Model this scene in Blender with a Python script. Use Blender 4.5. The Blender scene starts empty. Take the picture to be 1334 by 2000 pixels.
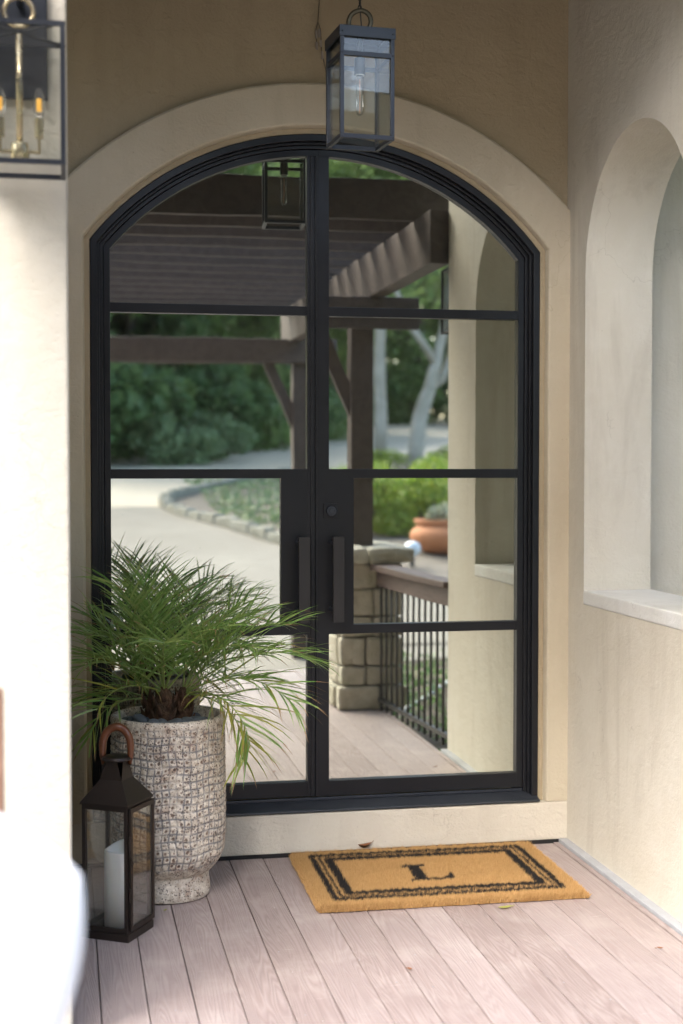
import bpy, bmesh, math, random
import numpy as np
from mathutils import Vector, Matrix, noise as mnoise
R = math.radians
random.seed(7); rng = np.random.default_rng(7)
S = bpy.context.scene
COL = S.collection

# ------------------------------------------------------------------ camera
cam_d = bpy.data.cameras.new('camera'); cam = bpy.data.objects.new('camera', cam_d); COL.objects.link(cam)
cam_d.sensor_fit = 'HORIZONTAL'; cam_d.sensor_width = 24.0; cam_d.lens = 50.0
cam.location = (0, -5.55, 1.55)
cam.rotation_euler = (R(90 - 1.92), 0, R(-11.036))
cam_d.clip_start = 0.05; cam_d.clip_end = 2000
cam_d.dof.use_dof = True; cam_d.dof.focus_distance = 5.15; cam_d.dof.aperture_fstop = 1.9
S.camera = cam
# ------------------------------------------------------------------ sky, sun, exposure
W = bpy.data.worlds.new('World'); S.world = W; W.use_nodes = True
wn = W.node_tree.nodes; wl = W.node_tree.links
sky = wn.new('ShaderNodeTexSky'); sky.sky_type = 'NISHITA'; sky.sun_disc = False
SUN_EL, SUN_AZ = 44, 215          # azimuth clockwise from +Y
sky.sun_elevation = R(SUN_EL); sky.sun_rotation = R(SUN_AZ)
sky.air_density = 1.0; sky.dust_density = 3.0; sky.ozone_density = 0.8
wl.new(sky.outputs[0], wn['Background'].inputs[0]); wn['Background'].inputs[1].default_value = 0.15
sun_d = bpy.data.lights.new('sun', 'SUN'); sun = bpy.data.objects.new('sun', sun_d); COL.objects.link(sun)
sun_d.energy = 1.3; sun_d.angle = R(52); sun_d.color = (1, .985, .965)
sdir = Vector((math.sin(R(SUN_AZ))*math.cos(R(SUN_EL)), math.cos(R(SUN_AZ))*math.cos(R(SUN_EL)), math.sin(R(SUN_EL))))
sun.rotation_euler = sdir.to_track_quat('Z', 'Y').to_euler()
S.view_settings.view_transform = 'Standard'; S.view_settings.look = 'None'
S.view_settings.gamma = 1; S.view_settings.exposure = 2.8
S.render.engine = 'CYCLES'
S.cycles.max_bounces = 8; S.cycles.diffuse_bounces = 4; S.cycles.glossy_bounces = 5; S.cycles.transparent_max_bounces = 24; S.cycles.caustics_reflective = True
S.cycles.use_denoising = True; S.cycles.sample_clamp_indirect = 6

# ------------------------------------------------------------------ node helpers
class NT:
    def __init__(s, name):
        s.m = bpy.data.materials.new(name); s.m.use_nodes = True
        s.t = s.m.node_tree; s.n = s.t.nodes; s.b = s.n['Principled BSDF']; s.out = s.n['Material Output']
    def add(s, typ, **kw):
        n = s.n.new(typ)
        for k, v in kw.items(): setattr(n, k, v)
        return n
    def link(s, a, b): s.t.links.new(a, b)
    def setin(s, n, **kw):
        for k, v in kw.items():
            k = k.replace('_', ' ')
            if hasattr(v, 'is_linked') or isinstance(v, bpy.types.NodeSocket): s.link(v, n.inputs[k])
            else: n.inputs[k].default_value = v
    def pos(s, scale=(1, 1, 1), obj=False, rand=False):
        if obj: o = s.add('ShaderNodeTexCoord').outputs['Object']
        else: o = s.add('ShaderNodeNewGeometry').outputs['Position']
        if rand:
            oi = s.add('ShaderNodeObjectInfo'); v = s.add('ShaderNodeVectorMath', operation='SCALE')
            c = s.add('ShaderNodeCombineXYZ'); s.link(oi.outputs['Random'], c.inputs[0]); s.link(oi.outputs['Random'], c.inputs[1]); s.link(oi.outputs['Random'], c.inputs[2])
            s.link(c.outputs[0], v.inputs[0]); v.inputs['Scale'].default_value = 37.0
            a = s.add('ShaderNodeVectorMath', operation='ADD'); s.link(o, a.inputs[0]); s.link(v.outputs[0], a.inputs[1]); o = a.outputs[0]
        mp = s.add('ShaderNodeMapping'); s.link(o, mp.inputs[0]); mp.inputs['Scale'].default_value = scale
        return mp.outputs[0]
    def noise(s, vec, scale, detail=3, rough=.55, dist=0):
        n = s.add('ShaderNodeTexNoise'); s.link(vec, n.inputs['Vector'])
        n.inputs['Scale'].default_value = scale; n.inputs['Detail'].default_value = detail
        n.inputs['Roughness'].default_value = rough; n.inputs['Distortion'].default_value = dist
        return n.outputs['Fac']
    def voro(s, vec, scale, feat='F1'):
        n = s.add('ShaderNodeTexVoronoi', feature=feat); s.link(vec, n.inputs['Vector']); n.inputs['Scale'].default_value = scale
        return n
    def math(s, op, a, b=0.0, c=None, clamp=False):
        n = s.add('ShaderNodeMath', operation=op, use_clamp=clamp)
        for i, v in enumerate((a, b, c)):
            if v is None: continue
            if isinstance(v, (int, float)): n.inputs[i].default_value = v
            else: s.link(v, n.inputs[i])
        return n.outputs[0]
    def ramp(s, f, stops):
        n = s.add('ShaderNodeValToRGB'); s.link(f, n.inputs[0]); e = n.color_ramp.elements
        while len(e) < len(stops): e.new(.5)
        for i, (p, c) in enumerate(stops):
            e[i].position = p; e[i].color = (*c, 1) if len(c) == 3 else c
        return n.outputs[0]
    def mix(s, f, a, b, mode='MIX'):
        n = s.add('ShaderNodeMix', data_type='RGBA', blend_type=mode)
        for i, v in ((0, f), (6, a), (7, b)):
            if isinstance(v, (int, float)): n.inputs[i].default_value = v
            elif isinstance(v, tuple): n.inputs[i].default_value = (*v, 1)
            else: s.link(v, n.inputs[i])
        return n.outputs[2]
    def bump(s, h, strength=.5, dist=.01, prev=None):
        n = s.add('ShaderNodeBump'); s.link(h, n.inputs['Height']); n.inputs['Strength'].default_value = strength; n.inputs['Distance'].default_value = dist
        if prev: s.link(prev, n.inputs['Normal'])
        return n.outputs[0]
    def fin(s, col=None, rough=None, nrm=None, metal=None, **kw):
        b = s.b
        for k, v in (('Base Color', col), ('Roughness', rough), ('Normal', nrm), ('Metallic', metal)):
            if v is None: continue
            if isinstance(v, (int, float)): b.inputs[k].default_value = v
            elif isinstance(v, tuple): b.inputs[k].default_value = (*v, 1)
            else: s.link(v, b.inputs[k])
        for k, v in kw.items(): b.inputs[k.replace('_', ' ')].default_value = v
        return s.m
M = {}
def stucco(name, c1, c2, bs=1.0, dirt=.35):
    t = NT(name); p = t.pos()
    big = t.noise(p, 1.6, 5, .6); mid = t.noise(p, 9, 5, .6, .6); fine = t.noise(p, 85, 4, .65); tr = t.noise(t.pos((.7, .7, 1)), 20, 4, .6, .8)
    col = t.mix(t.ramp(big, [(.35, (0, 0, 0)), (.68, (1, 1, 1))]), c1, c2)
    streak = t.ramp(t.noise(t.pos((1, 1, .16)), 5, 5, .65, .5), [(.52, (0, 0, 0)), (.75, (1, 1, 1))])
    col = t.mix(t.math('MULTIPLY', streak, dirt), col, (c1[0]*.72, c1[1]*.7, c1[2]*.68))
    col = t.mix(t.ramp(mid, [(.5, (0, 0, 0)), (.8, (.28, .28, .28))]), col, (c2[0]*1.12, c2[1]*1.14, c2[2]*1.2))
    sp = t.voro(p, 24); spk = t.math('LESS_THAN', sp.outputs['Distance'], .045)
    pick = t.math('GREATER_THAN', t.noise(p, 7, 1), .55)
    col = t.mix(t.math('MULTIPLY', t.math('MULTIPLY', spk, pick), .6), col, (c1[0]*.45, c1[1]*.42, c1[2]*.4))
    dv = t.add('ShaderNodeVectorMath', operation='ADD'); nv = t.add('ShaderNodeTexNoise'); t.link(p, nv.inputs['Vector']); nv.inputs['Scale'].default_value = 3.5; nv.inputs['Detail'].default_value = 5
    t.link(p, dv.inputs[0]); t.link(nv.outputs['Color'], dv.inputs[1])
    ck = t.math('LESS_THAN', t.voro(dv.outputs[0], .8, 'DISTANCE_TO_EDGE').outputs['Distance'], .0022)
    ck = t.math('MULTIPLY', ck, t.math('GREATER_THAN', t.noise(p, 1.1, 2), .52))
    col = t.mix(t.math('MULTIPLY', ck, .22), col, (c1[0]*.45, c1[1]*.42, c1[2]*.38))
    h = t.math('ADD', t.math('MULTIPLY', fine, .5), t.math('ADD', t.math('MULTIPLY', tr, 1.0), t.math('MULTIPLY', mid, .7)))
    n = t.bump(h, .36*bs, .011)
    return t.fin(col, t.math('MULTIPLY_ADD', big, .2, .62), n)
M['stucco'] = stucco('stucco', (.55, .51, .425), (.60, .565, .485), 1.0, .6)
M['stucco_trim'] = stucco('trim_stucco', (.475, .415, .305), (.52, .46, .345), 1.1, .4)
M['stucco_tan_shaded'] = stucco('shaded_tan_stucco', (.335, .27, .17), (.38, .31, .20), 1.4)  # darker tan: shade at the top of the recess painted into the wall
M['stucco_rough'] = stucco('stucco_rough', (.55, .50, .415), (.60, .555, .465), 1.6)
M['sill_skylit'] = stucco('skylit_pale_sill', (.60, .60, .57), (.68, .68, .66), .8, .4)  # paler than the wall: skylight on the arch sill painted into its colour
M['stucco_pale'] = stucco('stucco_pale', (.45, .425, .36), (.49, .465, .40), 1.0, .35)

def paint(name, c, rough=.35, metal=0, var=.25, bumpy=.05, spec=.5):
    t = NT(name); p = t.pos(obj=True); n = t.noise(p, 7, 4); f = t.noise(p, 160, 2)
    col = t.mix(n, tuple(x*(1-var) for x in c), tuple(min(1, x*(1+var)) for x in c))
    return t.fin(col, t.math('MULTIPLY_ADD', n, .18, rough-.09), t.bump(f, bumpy, .002), metal, Specular_IOR_Level=spec)
M['door'] = paint('black_painted_steel', (.006, .007, .0098), .38, spec=.35)
M['sill'] = paint('worn_black_sill', (.026, .030, .038), .33, spec=.7)
M['handle_black'] = paint('satin_brown_black_metal', (.0105, .009, .009), .42)
M['navy'] = paint('dark_blue_black_metal', (.012, .0165, .026), .42)
M['bronze'] = paint('dark_bronze_metal', (.035, .026, .022), .4, .55, .4)
M['brass'] = paint('aged_brass', (.62, .52, .34), .27, .75, .15)
M['chain'] = paint('dull_bronze_chain', (.10, .09, .065), .4, .8)
M['socket'] = paint('lamp_socket', (.02, .028, .032), .4)
M['porcelain'] = paint('porcelain', (.7, .68, .62), .3)
M['candle'] = paint('ivory_wax', (.86, .86, .84), .5, 0, .03, .05)
M['candle'].node_tree.nodes['Principled BSDF'].inputs['Subsurface Weight'].default_value = .25
M['candle'].node_tree.nodes['Principled BSDF'].inputs['Subsurface Radius'].default_value = (.02, .015, .01)
M['filament'] = paint('amber_filament', (.85, .45, .08), .4)
M['filament'].node_tree.nodes['Principled BSDF'].inputs['Emission Color'].default_value = (1, .5, .08, 1)
M['filament'].node_tree.nodes['Principled BSDF'].inputs['Emission Strength'].default_value = .12
M['filament2'] = paint('pale_filament', (.75, .35, .16), .4)
M['plug'] = paint('grey_plastic_connector', (.30, .26, .22), .5)
M['plug_grey'] = paint('weathered_grey_sealant', (.36, .37, .39), .6, 0, .35)
M['cable'] = paint('brown_wire', (.10, .075, .05), .6)
M['iron'] = paint('black_iron', (.02, .018, .016), .5)
M['rubber'] = paint('dark_gap', (.012, .011, .011), .8)
M['white_fabric'] = paint('white_canvas', (.84, .85, .87), .85, 0, .02, .3)
M['leafbrown'] = paint('dry_leaf', (.20, .075, .025), .6, 0, .5)
M['leafgreen'] = paint('yellow_green_leaf', (.30, .30, .06), .5, 0, .4)
M['bulbglass'] = paint('frosted_bulb', (.62, .68, .74), .2)

def woodmat(name, c1, c2, axis=(1, 14, 14), rough=.6, b=.3, ns=3.0, lines=26):
    t = NT(name); p = t.pos(axis, obj=True, rand=True)
    n = t.noise(p, ns, 4, .5, .3); ln = t.math('MULTIPLY_ADD', t.math('SINE', t.math('MULTIPLY', n, lines)), .5, .5)
    n2 = t.noise(p, ns*4, 3)
    col = t.mix(t.math('MULTIPLY_ADD', ln, .45, t.math('MULTIPLY', n2, .5)), c1, c2)
    oi = t.add('ShaderNodeObjectInfo'); col = t.mix(t.math('MULTIPLY', oi.outputs['Random'], .3), col, tuple(x*.7 for x in c1))
    return t.fin(col, rough, t.bump(ln, b, .003))
M['pergola'] = woodmat('weathered_brown_timber', (.055, .041, .036), (.10, .077, .07), (3, 3, 3))
M['railwood'] = woodmat('brown_stained_rail', (.085, .052, .043), (.15, .105, .093), (14, 1, 14))
M['chairwood'] = woodmat('brown_teak', (.13, .07, .045), (.22, .13, .09), (14, 14, 1.5))
def handlemat():
    t = NT('polished_brown_leather'); p = t.pos(obj=True)
    n = t.noise(p, 30, 4); 
    return t.fin(t.mix(n, (.055, .017, .006), (.16, .05, .016)), .28, t.bump(t.noise(p, 120, 3), .15, .002))
M['handle'] = handlemat()

def deckmat():
    t = NT('embossed_composite_plank'); p = t.pos((9.5, .5, 1), rand=True); q = t.pos((1, 1, 1), rand=True)
    n = t.noise(p, 1.5, 2.2, .45, .25)
    f = t.math('FRACT', t.math('MULTIPLY', n, 24.0))
    ln = t.math('ABSOLUTE', t.math('SUBTRACT', f, .5))                      # 0..0.5 ring lines
    ln = t.math('MULTIPLY', ln, 2.0)
    fib = t.noise(t.pos((120, 4, 1), rand=True), 1.0, 3)
    lnm = t.math('MULTIPLY', ln, t.math('MULTIPLY_ADD', t.noise(q, 3.0, 3), 1.2, .1))
    blot = t.noise(q, 4.5, 5, .65)
    oi = t.add('ShaderNodeObjectInfo')
    base = t.mix(oi.outputs['Random'], (.25, .195, .183), (.34, .28, .27))
    col = t.mix(t.math('MULTIPLY', lnm, .5), base, (.52, .45, .43))
    col = t.mix(t.math('MULTIPLY', fib, .3), col, (.25, .18, .16))
    col = t.mix(t.ramp(blot, [(.5, (0, 0, 0)), (.78, (.55, .55, .55))]), col, (.47, .41, .385))
    sc = t.noise(t.pos((3, 26, 1)), 2.0, 4, .7); col = t.mix(t.ramp(sc, [(.66, (0, 0, 0)), (.72, (.35, .35, .35))]), col, (.62, .56, .53))
    sp = t.voro(t.pos(), 26); k = t.math('LESS_THAN', sp.outputs['Distance'], .05)
    col = t.mix(t.math('MULTIPLY', k, t.math('GREATER_THAN', t.noise(t.pos(), 5, 1), .63)), col, (.62, .58, .54))
    return t.fin(col, t.math('MULTIPLY_ADD', blot, .3, .38), t.bump(t.math('ADD', ln, t.math('MULTIPLY', fib, .5)), .4, .003))
M['deck'] = deckmat()

def stonemat(name, c1, c2, c3, sc=9):
    t = NT(name); p = t.pos(rand=True); n = t.noise(p, sc, 6, .65); g = t.noise(p, sc*.4, 4)
    col = t.mix(t.ramp(n, [(.3, (0, 0, 0)), (.7, (1, 1, 1))]), c1, c2)
    col = t.mix(t.ramp(g, [(.48, (0, 0, 0)), (.68, (.7, .7, .7))]), col, c3)
    return t.fin(col, .85, t.bump(t.math('ADD', n, t.noise(p, sc*7, 4)), .8, .02))
M['limestone'] = stonemat('rough_limestone', (.42, .38, .30), (.64, .60, .50), (.34, .32, .21))
M['kerbstone'] = stonemat('pale_kerb_stone', (.22, .21, .175), (.33, .32, .275), (.18, .175, .13))
M['mortar'] = stonemat('mortar', (.20, .18, .14), (.27, .24, .19), (.2, .18, .14))
M['pebble'] = stonemat('slate_grey_pebble', (.075, .088, .10), (.13, .145, .16), (.09, .10, .11), 14)
M['pebble'].node_tree.nodes['Principled BSDF'].inputs['Roughness'].default_value = .55
for n_ in M['pebble'].node_tree.nodes:
    if n_.type == 'BUMP': n_.inputs['Strength'].default_value = .12; n_.inputs['Distance'].default_value = .003
M['soil'] = stonemat('dark_mulch', (.055, .038, .026), (.12, .09, .065), (.07, .055, .03), 7)
M['gravel'] = stonemat('grey_gravel', (.11, .09, .072), (.19, .165, .14), (.13, .11, .085), 8)
def concmat(name, a, b, c):
    t = NT(name); p = t.pos(); n = t.noise(p, .35, 6, .6); m = t.noise(p, 3, 6, .65)
    col = t.mix(t.ramp(n, [(.35, (0, 0, 0)), (.65, (1, 1, 1))]), a, b)
    col = t.mix(t.ramp(m, [(.45, (0, 0, 0)), (.8, (.6, .6, .6))]), col, c)
    return t.fin(col, .8, t.bump(t.noise(p, 40, 4), .3, .01))
M['drive'] = concmat('pale_concrete_drive', (.17, .152, .13), (.22, .20, .172), (.13, .116, .096))
M['road'] = concmat('sandy_gravel_road', (.42, .36, .28), (.50, .44, .35), (.36, .31, .235))
M['ground'] = concmat('leaf_litter_ground', (.10, .085, .045), (.14, .13, .06), (.08, .09, .03))
def terracotta():
    t = NT('terracotta'); p = t.pos(obj=True); n = t.noise(p, 5, 5)
    return t.fin(t.mix(n, (.36, .13, .055), (.52, .23, .11)), .75, t.bump(t.noise(p, 40, 4), .2, .01))
M['terracotta'] = terracotta()
def leafmat(name, a, b, c, trans=.25, rough=.45):
    t = NT(name); p = t.pos(); n = t.noise(p, 3.0, 3); oi = t.add('ShaderNodeObjectInfo')
    g = t.add('ShaderNodeNewGeometry')
    col = t.mix(t.ramp(n, [(.35, (0, 0, 0)), (.65, (1, 1, 1))]), a, b)
    col = t.mix(t.math('MULTIPLY', g.outputs['Random Per Island'], .6), col, c)
    t.fin(col, rough)
    tr = t.add('ShaderNodeBsdfTranslucent'); t.link(col, tr.inputs[0]); mx = t.add('ShaderNodeMixShader'); mx.inputs[0].default_value = trans
    t.link(t.b.outputs[0], mx.inputs[1]); t.link(tr.outputs[0], mx.inputs[2]); t.link(mx.outputs[0], t.out.inputs[0])
    return t.m
M['palm'] = leafmat('palm_leaflets', (.105, .23, .045), (.19, .35, .08), (.42, .50, .17), .38, .3)
M['palm_old'] = leafmat('yellowing_palm_leaflets', (.10, .17, .025), (.22, .26, .04), (.40, .33, .06), .25)
M['palm_tip'] = leafmat('dry_leaf_tips', (.24, .15, .06), (.34, .22, .10), (.2, .10, .05), .15)
M['rachis'] = paint('green_rachis', (.20, .26, .07), .45)
M['trunkfib'] = stonemat('fibrous_palm_trunk', (.05, .026, .014), (.17, .085, .045), (.09, .06, .03), 30)
M['wood_leaf'] = leafmat('woodland_leaves', (.11, .18, .055), (.16, .25, .075), (.26, .34, .12), .5)
M['wood_leaf_dark'] = leafmat('dark_woodland_leaves', (.08, .15, .06), (.125, .21, .08), (.19, .28, .10), .5)
M['lantana'] = leafmat('yellow_green_shrub_leaves', (.13, .26, .035), (.24, .36, .05), (.42, .42, .06), .3)
M['succ'] = leafmat('grey_green_succulent', (.22, .28, .17), (.34, .38, .27), (.45, .42, .33), .1)
M['pale_shrub'] = leafmat('sage_shrub_leaves', (.10, .17, .075), (.16, .24, .11), (.24, .30, .15), .25)
M['bark'] = stonemat('brown_bark', (.085, .066, .05), (.17, .14, .11), (.07, .06, .045), 6)
M['bark_pale'] = stonemat('pale_smooth_bark', (.33, .30, .26), (.48, .45, .40), (.27, .25, .2), 3)

def glass_thin(name, tint=(.93, .95, .93), refl=1.0, dust=.0):
    t = NT(name); t.n.remove(t.b)
    tr = t.add('ShaderNodeBsdfTransparent'); tr.inputs[0].default_value = (*tint, 1)
    gl = t.add('ShaderNodeBsdfGlossy'); gl.inputs['Roughness'].default_value = .02
    lw = t.add('ShaderNodeFresnel'); lw.inputs[0].default_value = 1.5
    mx = t.add('ShaderNodeMixShader'); t.link(t.math('MULTIPLY', lw.outputs[0], refl, clamp=True), mx.inputs[0])
    t.link(tr.outputs[0], mx.inputs[1]); t.link(gl.outputs[0], mx.inputs[2]); o = mx.outputs[0]
    if dust:
        d = t.add('ShaderNodeBsdfDiffuse'); d.inputs[0].default_value = (.6, .58, .52, 1)
        m2 = t.add('ShaderNodeMixShader'); t.link(t.math('MULTIPLY', t.noise(t.pos(), 12, 5), dust), m2.inputs[0])
        t.link(o, m2.inputs[1]); t.link(d.outputs[0], m2.inputs[2]); o = m2.outputs[0]
    t.link(o, t.out.inputs[0]); return t.m
M['glass'] = glass_thin('lantern_glass', (.95, .965, .95), .7, .03)
M['glass_dusty'] = glass_thin('dusty_lantern_glass', (.97, .98, .975), .55, .05)
M['bulb'] = glass_thin('clear_bulb', (.985, .985, .985), .45)
def mirrorglass():
    t = NT('reflective_coated_glass'); p = t.pos()
    n = t.bump(t.noise(t.pos((1, 1, 2.2)), 2.6, 1, .4), .012, .02)
    t.fin((.58, .60, .53), .0, n, 1.0)
    d = t.add('ShaderNodeBsdfDiffuse'); d.inputs[0].default_value = (.30, .31, .29, 1)
    sp = t.voro(p, 9); k = t.math('LESS_THAN', sp.outputs['Distance'], .02)
    k = t.math('MULTIPLY', k, .35)
    mx = t.add('ShaderNodeMixShader'); t.link(t.math('MAXIMUM', k, t.math('MULTIPLY_ADD', t.noise(t.pos((1, 1, .5)), 5, 6, .7), .07, .015)), mx.inputs[0]); t.link(t.b.outputs[0], mx.inputs[1]); t.link(d.outputs[0], mx.inputs[2]); t.link(mx.outputs[0], t.out.inputs[0])
    return t.m
M['mirror'] = mirrorglass()

# ------------------------------------------------------------------ mesh helpers
class MB:
    def __init__(s): s.v = []; s.f = []; s.mi = []
    def add(s, vs, fs, mi=0):
        o = len(s.v); s.v += [tuple(x) for x in vs]; s.f += [tuple(i+o for i in f) for f in fs]; s.mi += [mi]*len(fs); return s
    def box(s, lo, hi, M4=None, mi=0):
        x0, y0, z0 = lo; x1, y1, z1 = hi
        vs = [(x0,y0,z0),(x1,y0,z0),(x1,y1,z0),(x0,y1,z0),(x0,y0,z1),(x1,y0,z1),(x1,y1,z1),(x0,y1,z1)]
        if M4: vs = [M4 @ Vector(v) for v in vs]
        return s.add(vs, [(0,3,2,1),(4,5,6,7),(0,1,5,4),(1,2,6,5),(2,3,7,6),(3,0,4,7)], mi)
    def tube(s, pts, rad, n=8, cap=True, mi=0):
        pts = [Vector(p) for p in pts]; rs = rad if isinstance(rad, (list, tuple)) else [rad]*len(pts)
        rings = []; up = None
        for i, p in enumerate(pts):
            t = (pts[min(i+1, len(pts)-1)] - pts[max(i-1, 0)]).normalized()
            if up is None: up = t.orthogonal().normalized()
            up = (up - t*up.dot(t)).normalized(); b = t.cross(up)
            rings.append([p + (up*math.cos(2*math.pi*k/n) + b*math.sin(2*math.pi*k/n))*rs[i] for k in range(n)])
        vs = [v for r in rings for v in r]; fs = []
        for i in range(len(pts)-1):
            for k in range(n): fs.append((i*n+k, i*n+(k+1)%n, (i+1)*n+(k+1)%n, (i+1)*n+k))
        if cap: fs += [tuple(reversed(range(n))), tuple(range((len(pts)-1)*n, len(pts)*n))]
        return s.add(vs, fs, mi)
    def lathe(s, prof, n=32, c=(0,0,0), mi=0, cap=True):
        vs = []; fs = []; m = len(prof)
        for r, z in prof:
            for k in range(n): a = 2*math.pi*k/n; vs.append((c[0]+r*math.cos(a), c[1]+r*math.sin(a), c[2]+z))
        for i in range(m-1):
            for k in range(n): fs.append((i*n+k, i*n+(k+1)%n, (i+1)*n+(k+1)%n, (i+1)*n+k))
        if cap: fs += [tuple(reversed(range(n))), tuple(range((m-1)*n, m*n))]
        return s.add(vs, fs, mi)
    def prism(s, poly, y0, y1, mi=0):          # polygon in XZ, extruded along Y
        n = len(poly); vs = [(x, y0, z) for x, z in poly] + [(x, y1, z) for x, z in poly]
        fs = [tuple(range(n)), tuple(reversed(range(n, 2*n)))] + [(i, i+n, (i+1)%n+n, (i+1)%n) for i in range(n)]
        return s.add(vs, fs, mi)
    def strip(s, a, b, closed=False, mi=0):     # quads between two equal point rows
        n = len(a); fs = [(i, i+1, n+i+1, n+i) for i in range(n-1)]
        return s.add(list(a)+list(b), fs, mi)
    def mesh(s, name, mats, smooth=False, bevel=0, seg=2, fixn=True):
        me = bpy.data.meshes.new(name); me.from_pydata(s.v, [], s.f)
        for m in (mats if isinstance(mats, (list, tuple)) else [mats]): me.materials.append(M[m])
        if any(s.mi): me.polygons.foreach_set('material_index', s.mi)
        if fixn or bevel:
            bm = bmesh.new(); bm.from_mesh(me)
            if fixn: bmesh.ops.recalc_face_normals(bm, faces=bm.faces)
            if bevel:
                es = [e for e in bm.edges if len(e.link_faces) == 2 and e.calc_face_angle(0) > .6]
                bmesh.ops.bevel(bm, geom=es, offset=bevel, segments=seg, profile=.6, affect='EDGES', clamp_overlap=True)
            bm.to_mesh(me); bm.free()
        if smooth: me.polygons.foreach_set('use_smooth', [True]*len(me.polygons))
        me.update(); return me
    def build(s, name, mats, parent=None, **kw):
        return link(name, s.mesh(name, mats, **kw), parent)
def link(name, me, parent=None):
    o = bpy.data.objects.new(name, me); COL.objects.link(o)
    if parent: o.parent = parent
    return o
def tag(o, label=None, cat=None, group=None, kind=None):
    for k, v in (('label', label), ('category', cat), ('group', group), ('kind', kind)):
        if v: o[k] = v
    return o
def thing(name, loc, label, cat, group=None, rz=0):
    o = bpy.data.objects.new(name, None); COL.objects.link(o); o.location = loc; o.rotation_euler[2] = rz
    o.empty_display_size = .1
    return tag(o, label, cat, group)
def copy_tree(o, parent=None):
    c = o.copy(); COL.objects.link(c); c.parent = parent
    for ch in list(o.children): copy_tree(ch, c)
    return c
def auto_smooth(o, ang=40):
    me = o.data; me.polygons.foreach_set('use_smooth', [True]*len(me.polygons))
    bm = bmesh.new(); bm.from_mesh(me)
    for e in bm.edges: e.smooth = not (len(e.link_faces) == 2 and e.calc_face_angle(0) > R(ang))
    bm.to_mesh(me); bm.free(); return o
def noisy(v, s): return mnoise.noise(Vector(v)*s)

# ================================================================== TERRAIN
def T(x, y):
    d = -y; z = -.2 + .07*max(0, min(d-6, 60)) + .03*max(0, d-66)
    if d > 4.5: z += .05*mnoise.noise(Vector((x*.12, y*.12, 3)))*min(1, (d-4.5)/6)
    return z
def sheet(name, xs, ys, dz, mat, mask=None):
    vs = [(x, y, T(x, y)+dz) for y in ys for x in xs]; nx = len(xs); fs = []
    for j in range(len(ys)-1):
        for i in range(nx-1):
            if mask and not mask((xs[i]+xs[i+1])/2, (ys[j]+ys[j+1])/2): continue
            fs.append((j*nx+i, j*nx+i+1, (j+1)*nx+i+1, (j+1)*nx+i))
    b = MB(); b.add(vs, fs); return b.build(name, mat, fixn=False, smooth=True)
def rowsheet(name, rows, dz, mat, n=14):       # rows: (y, x0, x1)
    vs = []; fs = []
    for y, a, c in rows:
        for i in range(n+1): x = a+(c-a)*i/n; vs.append((x, y, T(x, y)+dz))
    for j in range(len(rows)-1):
        for i in range(n): k = j*(n+1)+i; fs.append((k, k+1, k+n+2, k+n+1))
    b = MB(); b.add(vs, fs); return b.build(name, mat, fixn=False, smooth=True)
gx = [-400, -150, -80, -50] + list(np.linspace(-40, 60, 51)) + [80, 150, 400]
gy = [40, 8] + list(np.linspace(4, -90, 62)) + [-130, -250, -600]
def Tg(x, y): return T(x, y)
tag(sheet('ground', [float(a) for a in gx], [float(a) for a in gy], -.03, 'ground'), kind='structure')
# kerb line of the planted island (x, y), then the drive in front of it and the road behind
KERB = [(3.5, -12.4), (3.36, -13.1), (3.22, -13.9), (3.07, -14.63), (2.75, -15.7), (2.3, -17.3), (1.95, -18.8), (1.80, -20.1), (1.95, -21.2), (2.35, -22.2), (3.24, -24.3), (4.6, -27.0), (6.6, -30.2), (9.5, -32.9), (14, -35.0), (22, -36.5)]
def kerb_x(y):
    pts = KERB[:9]
    if y > pts[0][1]: return pts[0][0] + (y-pts[0][1])*.3
    for (a, b), (c, d) in zip(pts, pts[1:]):
        if d <= y <= b: return a+(c-a)*(y-b)/(d-b)
    return None
rows = []
for y in np.linspace(-4.95, -20.1, 34):
    y = float(y); kx = kerb_x(y); rows.append((y, -9.0 - .1*(-y), min(kx, 2.6 if y > -6.5 else 6) if kx else 1.8))
tag(rowsheet('driveway', rows, .0, 'drive'), kind='structure')
rows = []
UP = KERB[7:]
for y in np.linspace(-20.1, -36.4, 40):
    y = float(y); xr = 1.8
    for (a, b), (c, d) in zip(UP, UP[1:]):
        if d <= y <= b: xr = a+(c-a)*(y-b)/(d-b)
    rows.append((y, -11 + max(0, -y-27)*1.55 if y < -27 else -11, xr))
tag(rowsheet('road', rows, .0, 'road'), kind='structure')
rows = [(float(y), 3.6 + max(0, (-y-36.4))*.55, 60) for y in np.linspace(-36.4, -56, 30)]
tag(rowsheet('road', rows, .004, 'road'), kind='structure')
# lower walk beyond the railing
rows = [(float(y), 2.2+(-y-7.0)*.15, 8.5) for y in np.linspace(-7.0, -9.4, 10)]
tag(rowsheet('path', rows, .012, 'drive'), kind='structure')
rows = [(float(y), 2.12, 9.0) for y in np.linspace(-.3, -7.05, 12)]
tag(rowsheet('planting_bed', rows, -.012, 'soil'), kind='structure')
rows = []
for y in np.linspace(-9.4, -34, 40):
    y = float(y)
    lx = kerb_x(y)
    if lx is None:
        for (a, b), (c, d) in zip(UP, UP[1:]):
            if d <= y <= b: lx = a+(c-a)*(y-b)/(d-b)
    rows.append((y, lx+.1, max(lx+.3, 24)))
tag(rowsheet('island_bed', rows, .006, 'gravel', 22), kind='structure')

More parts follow.
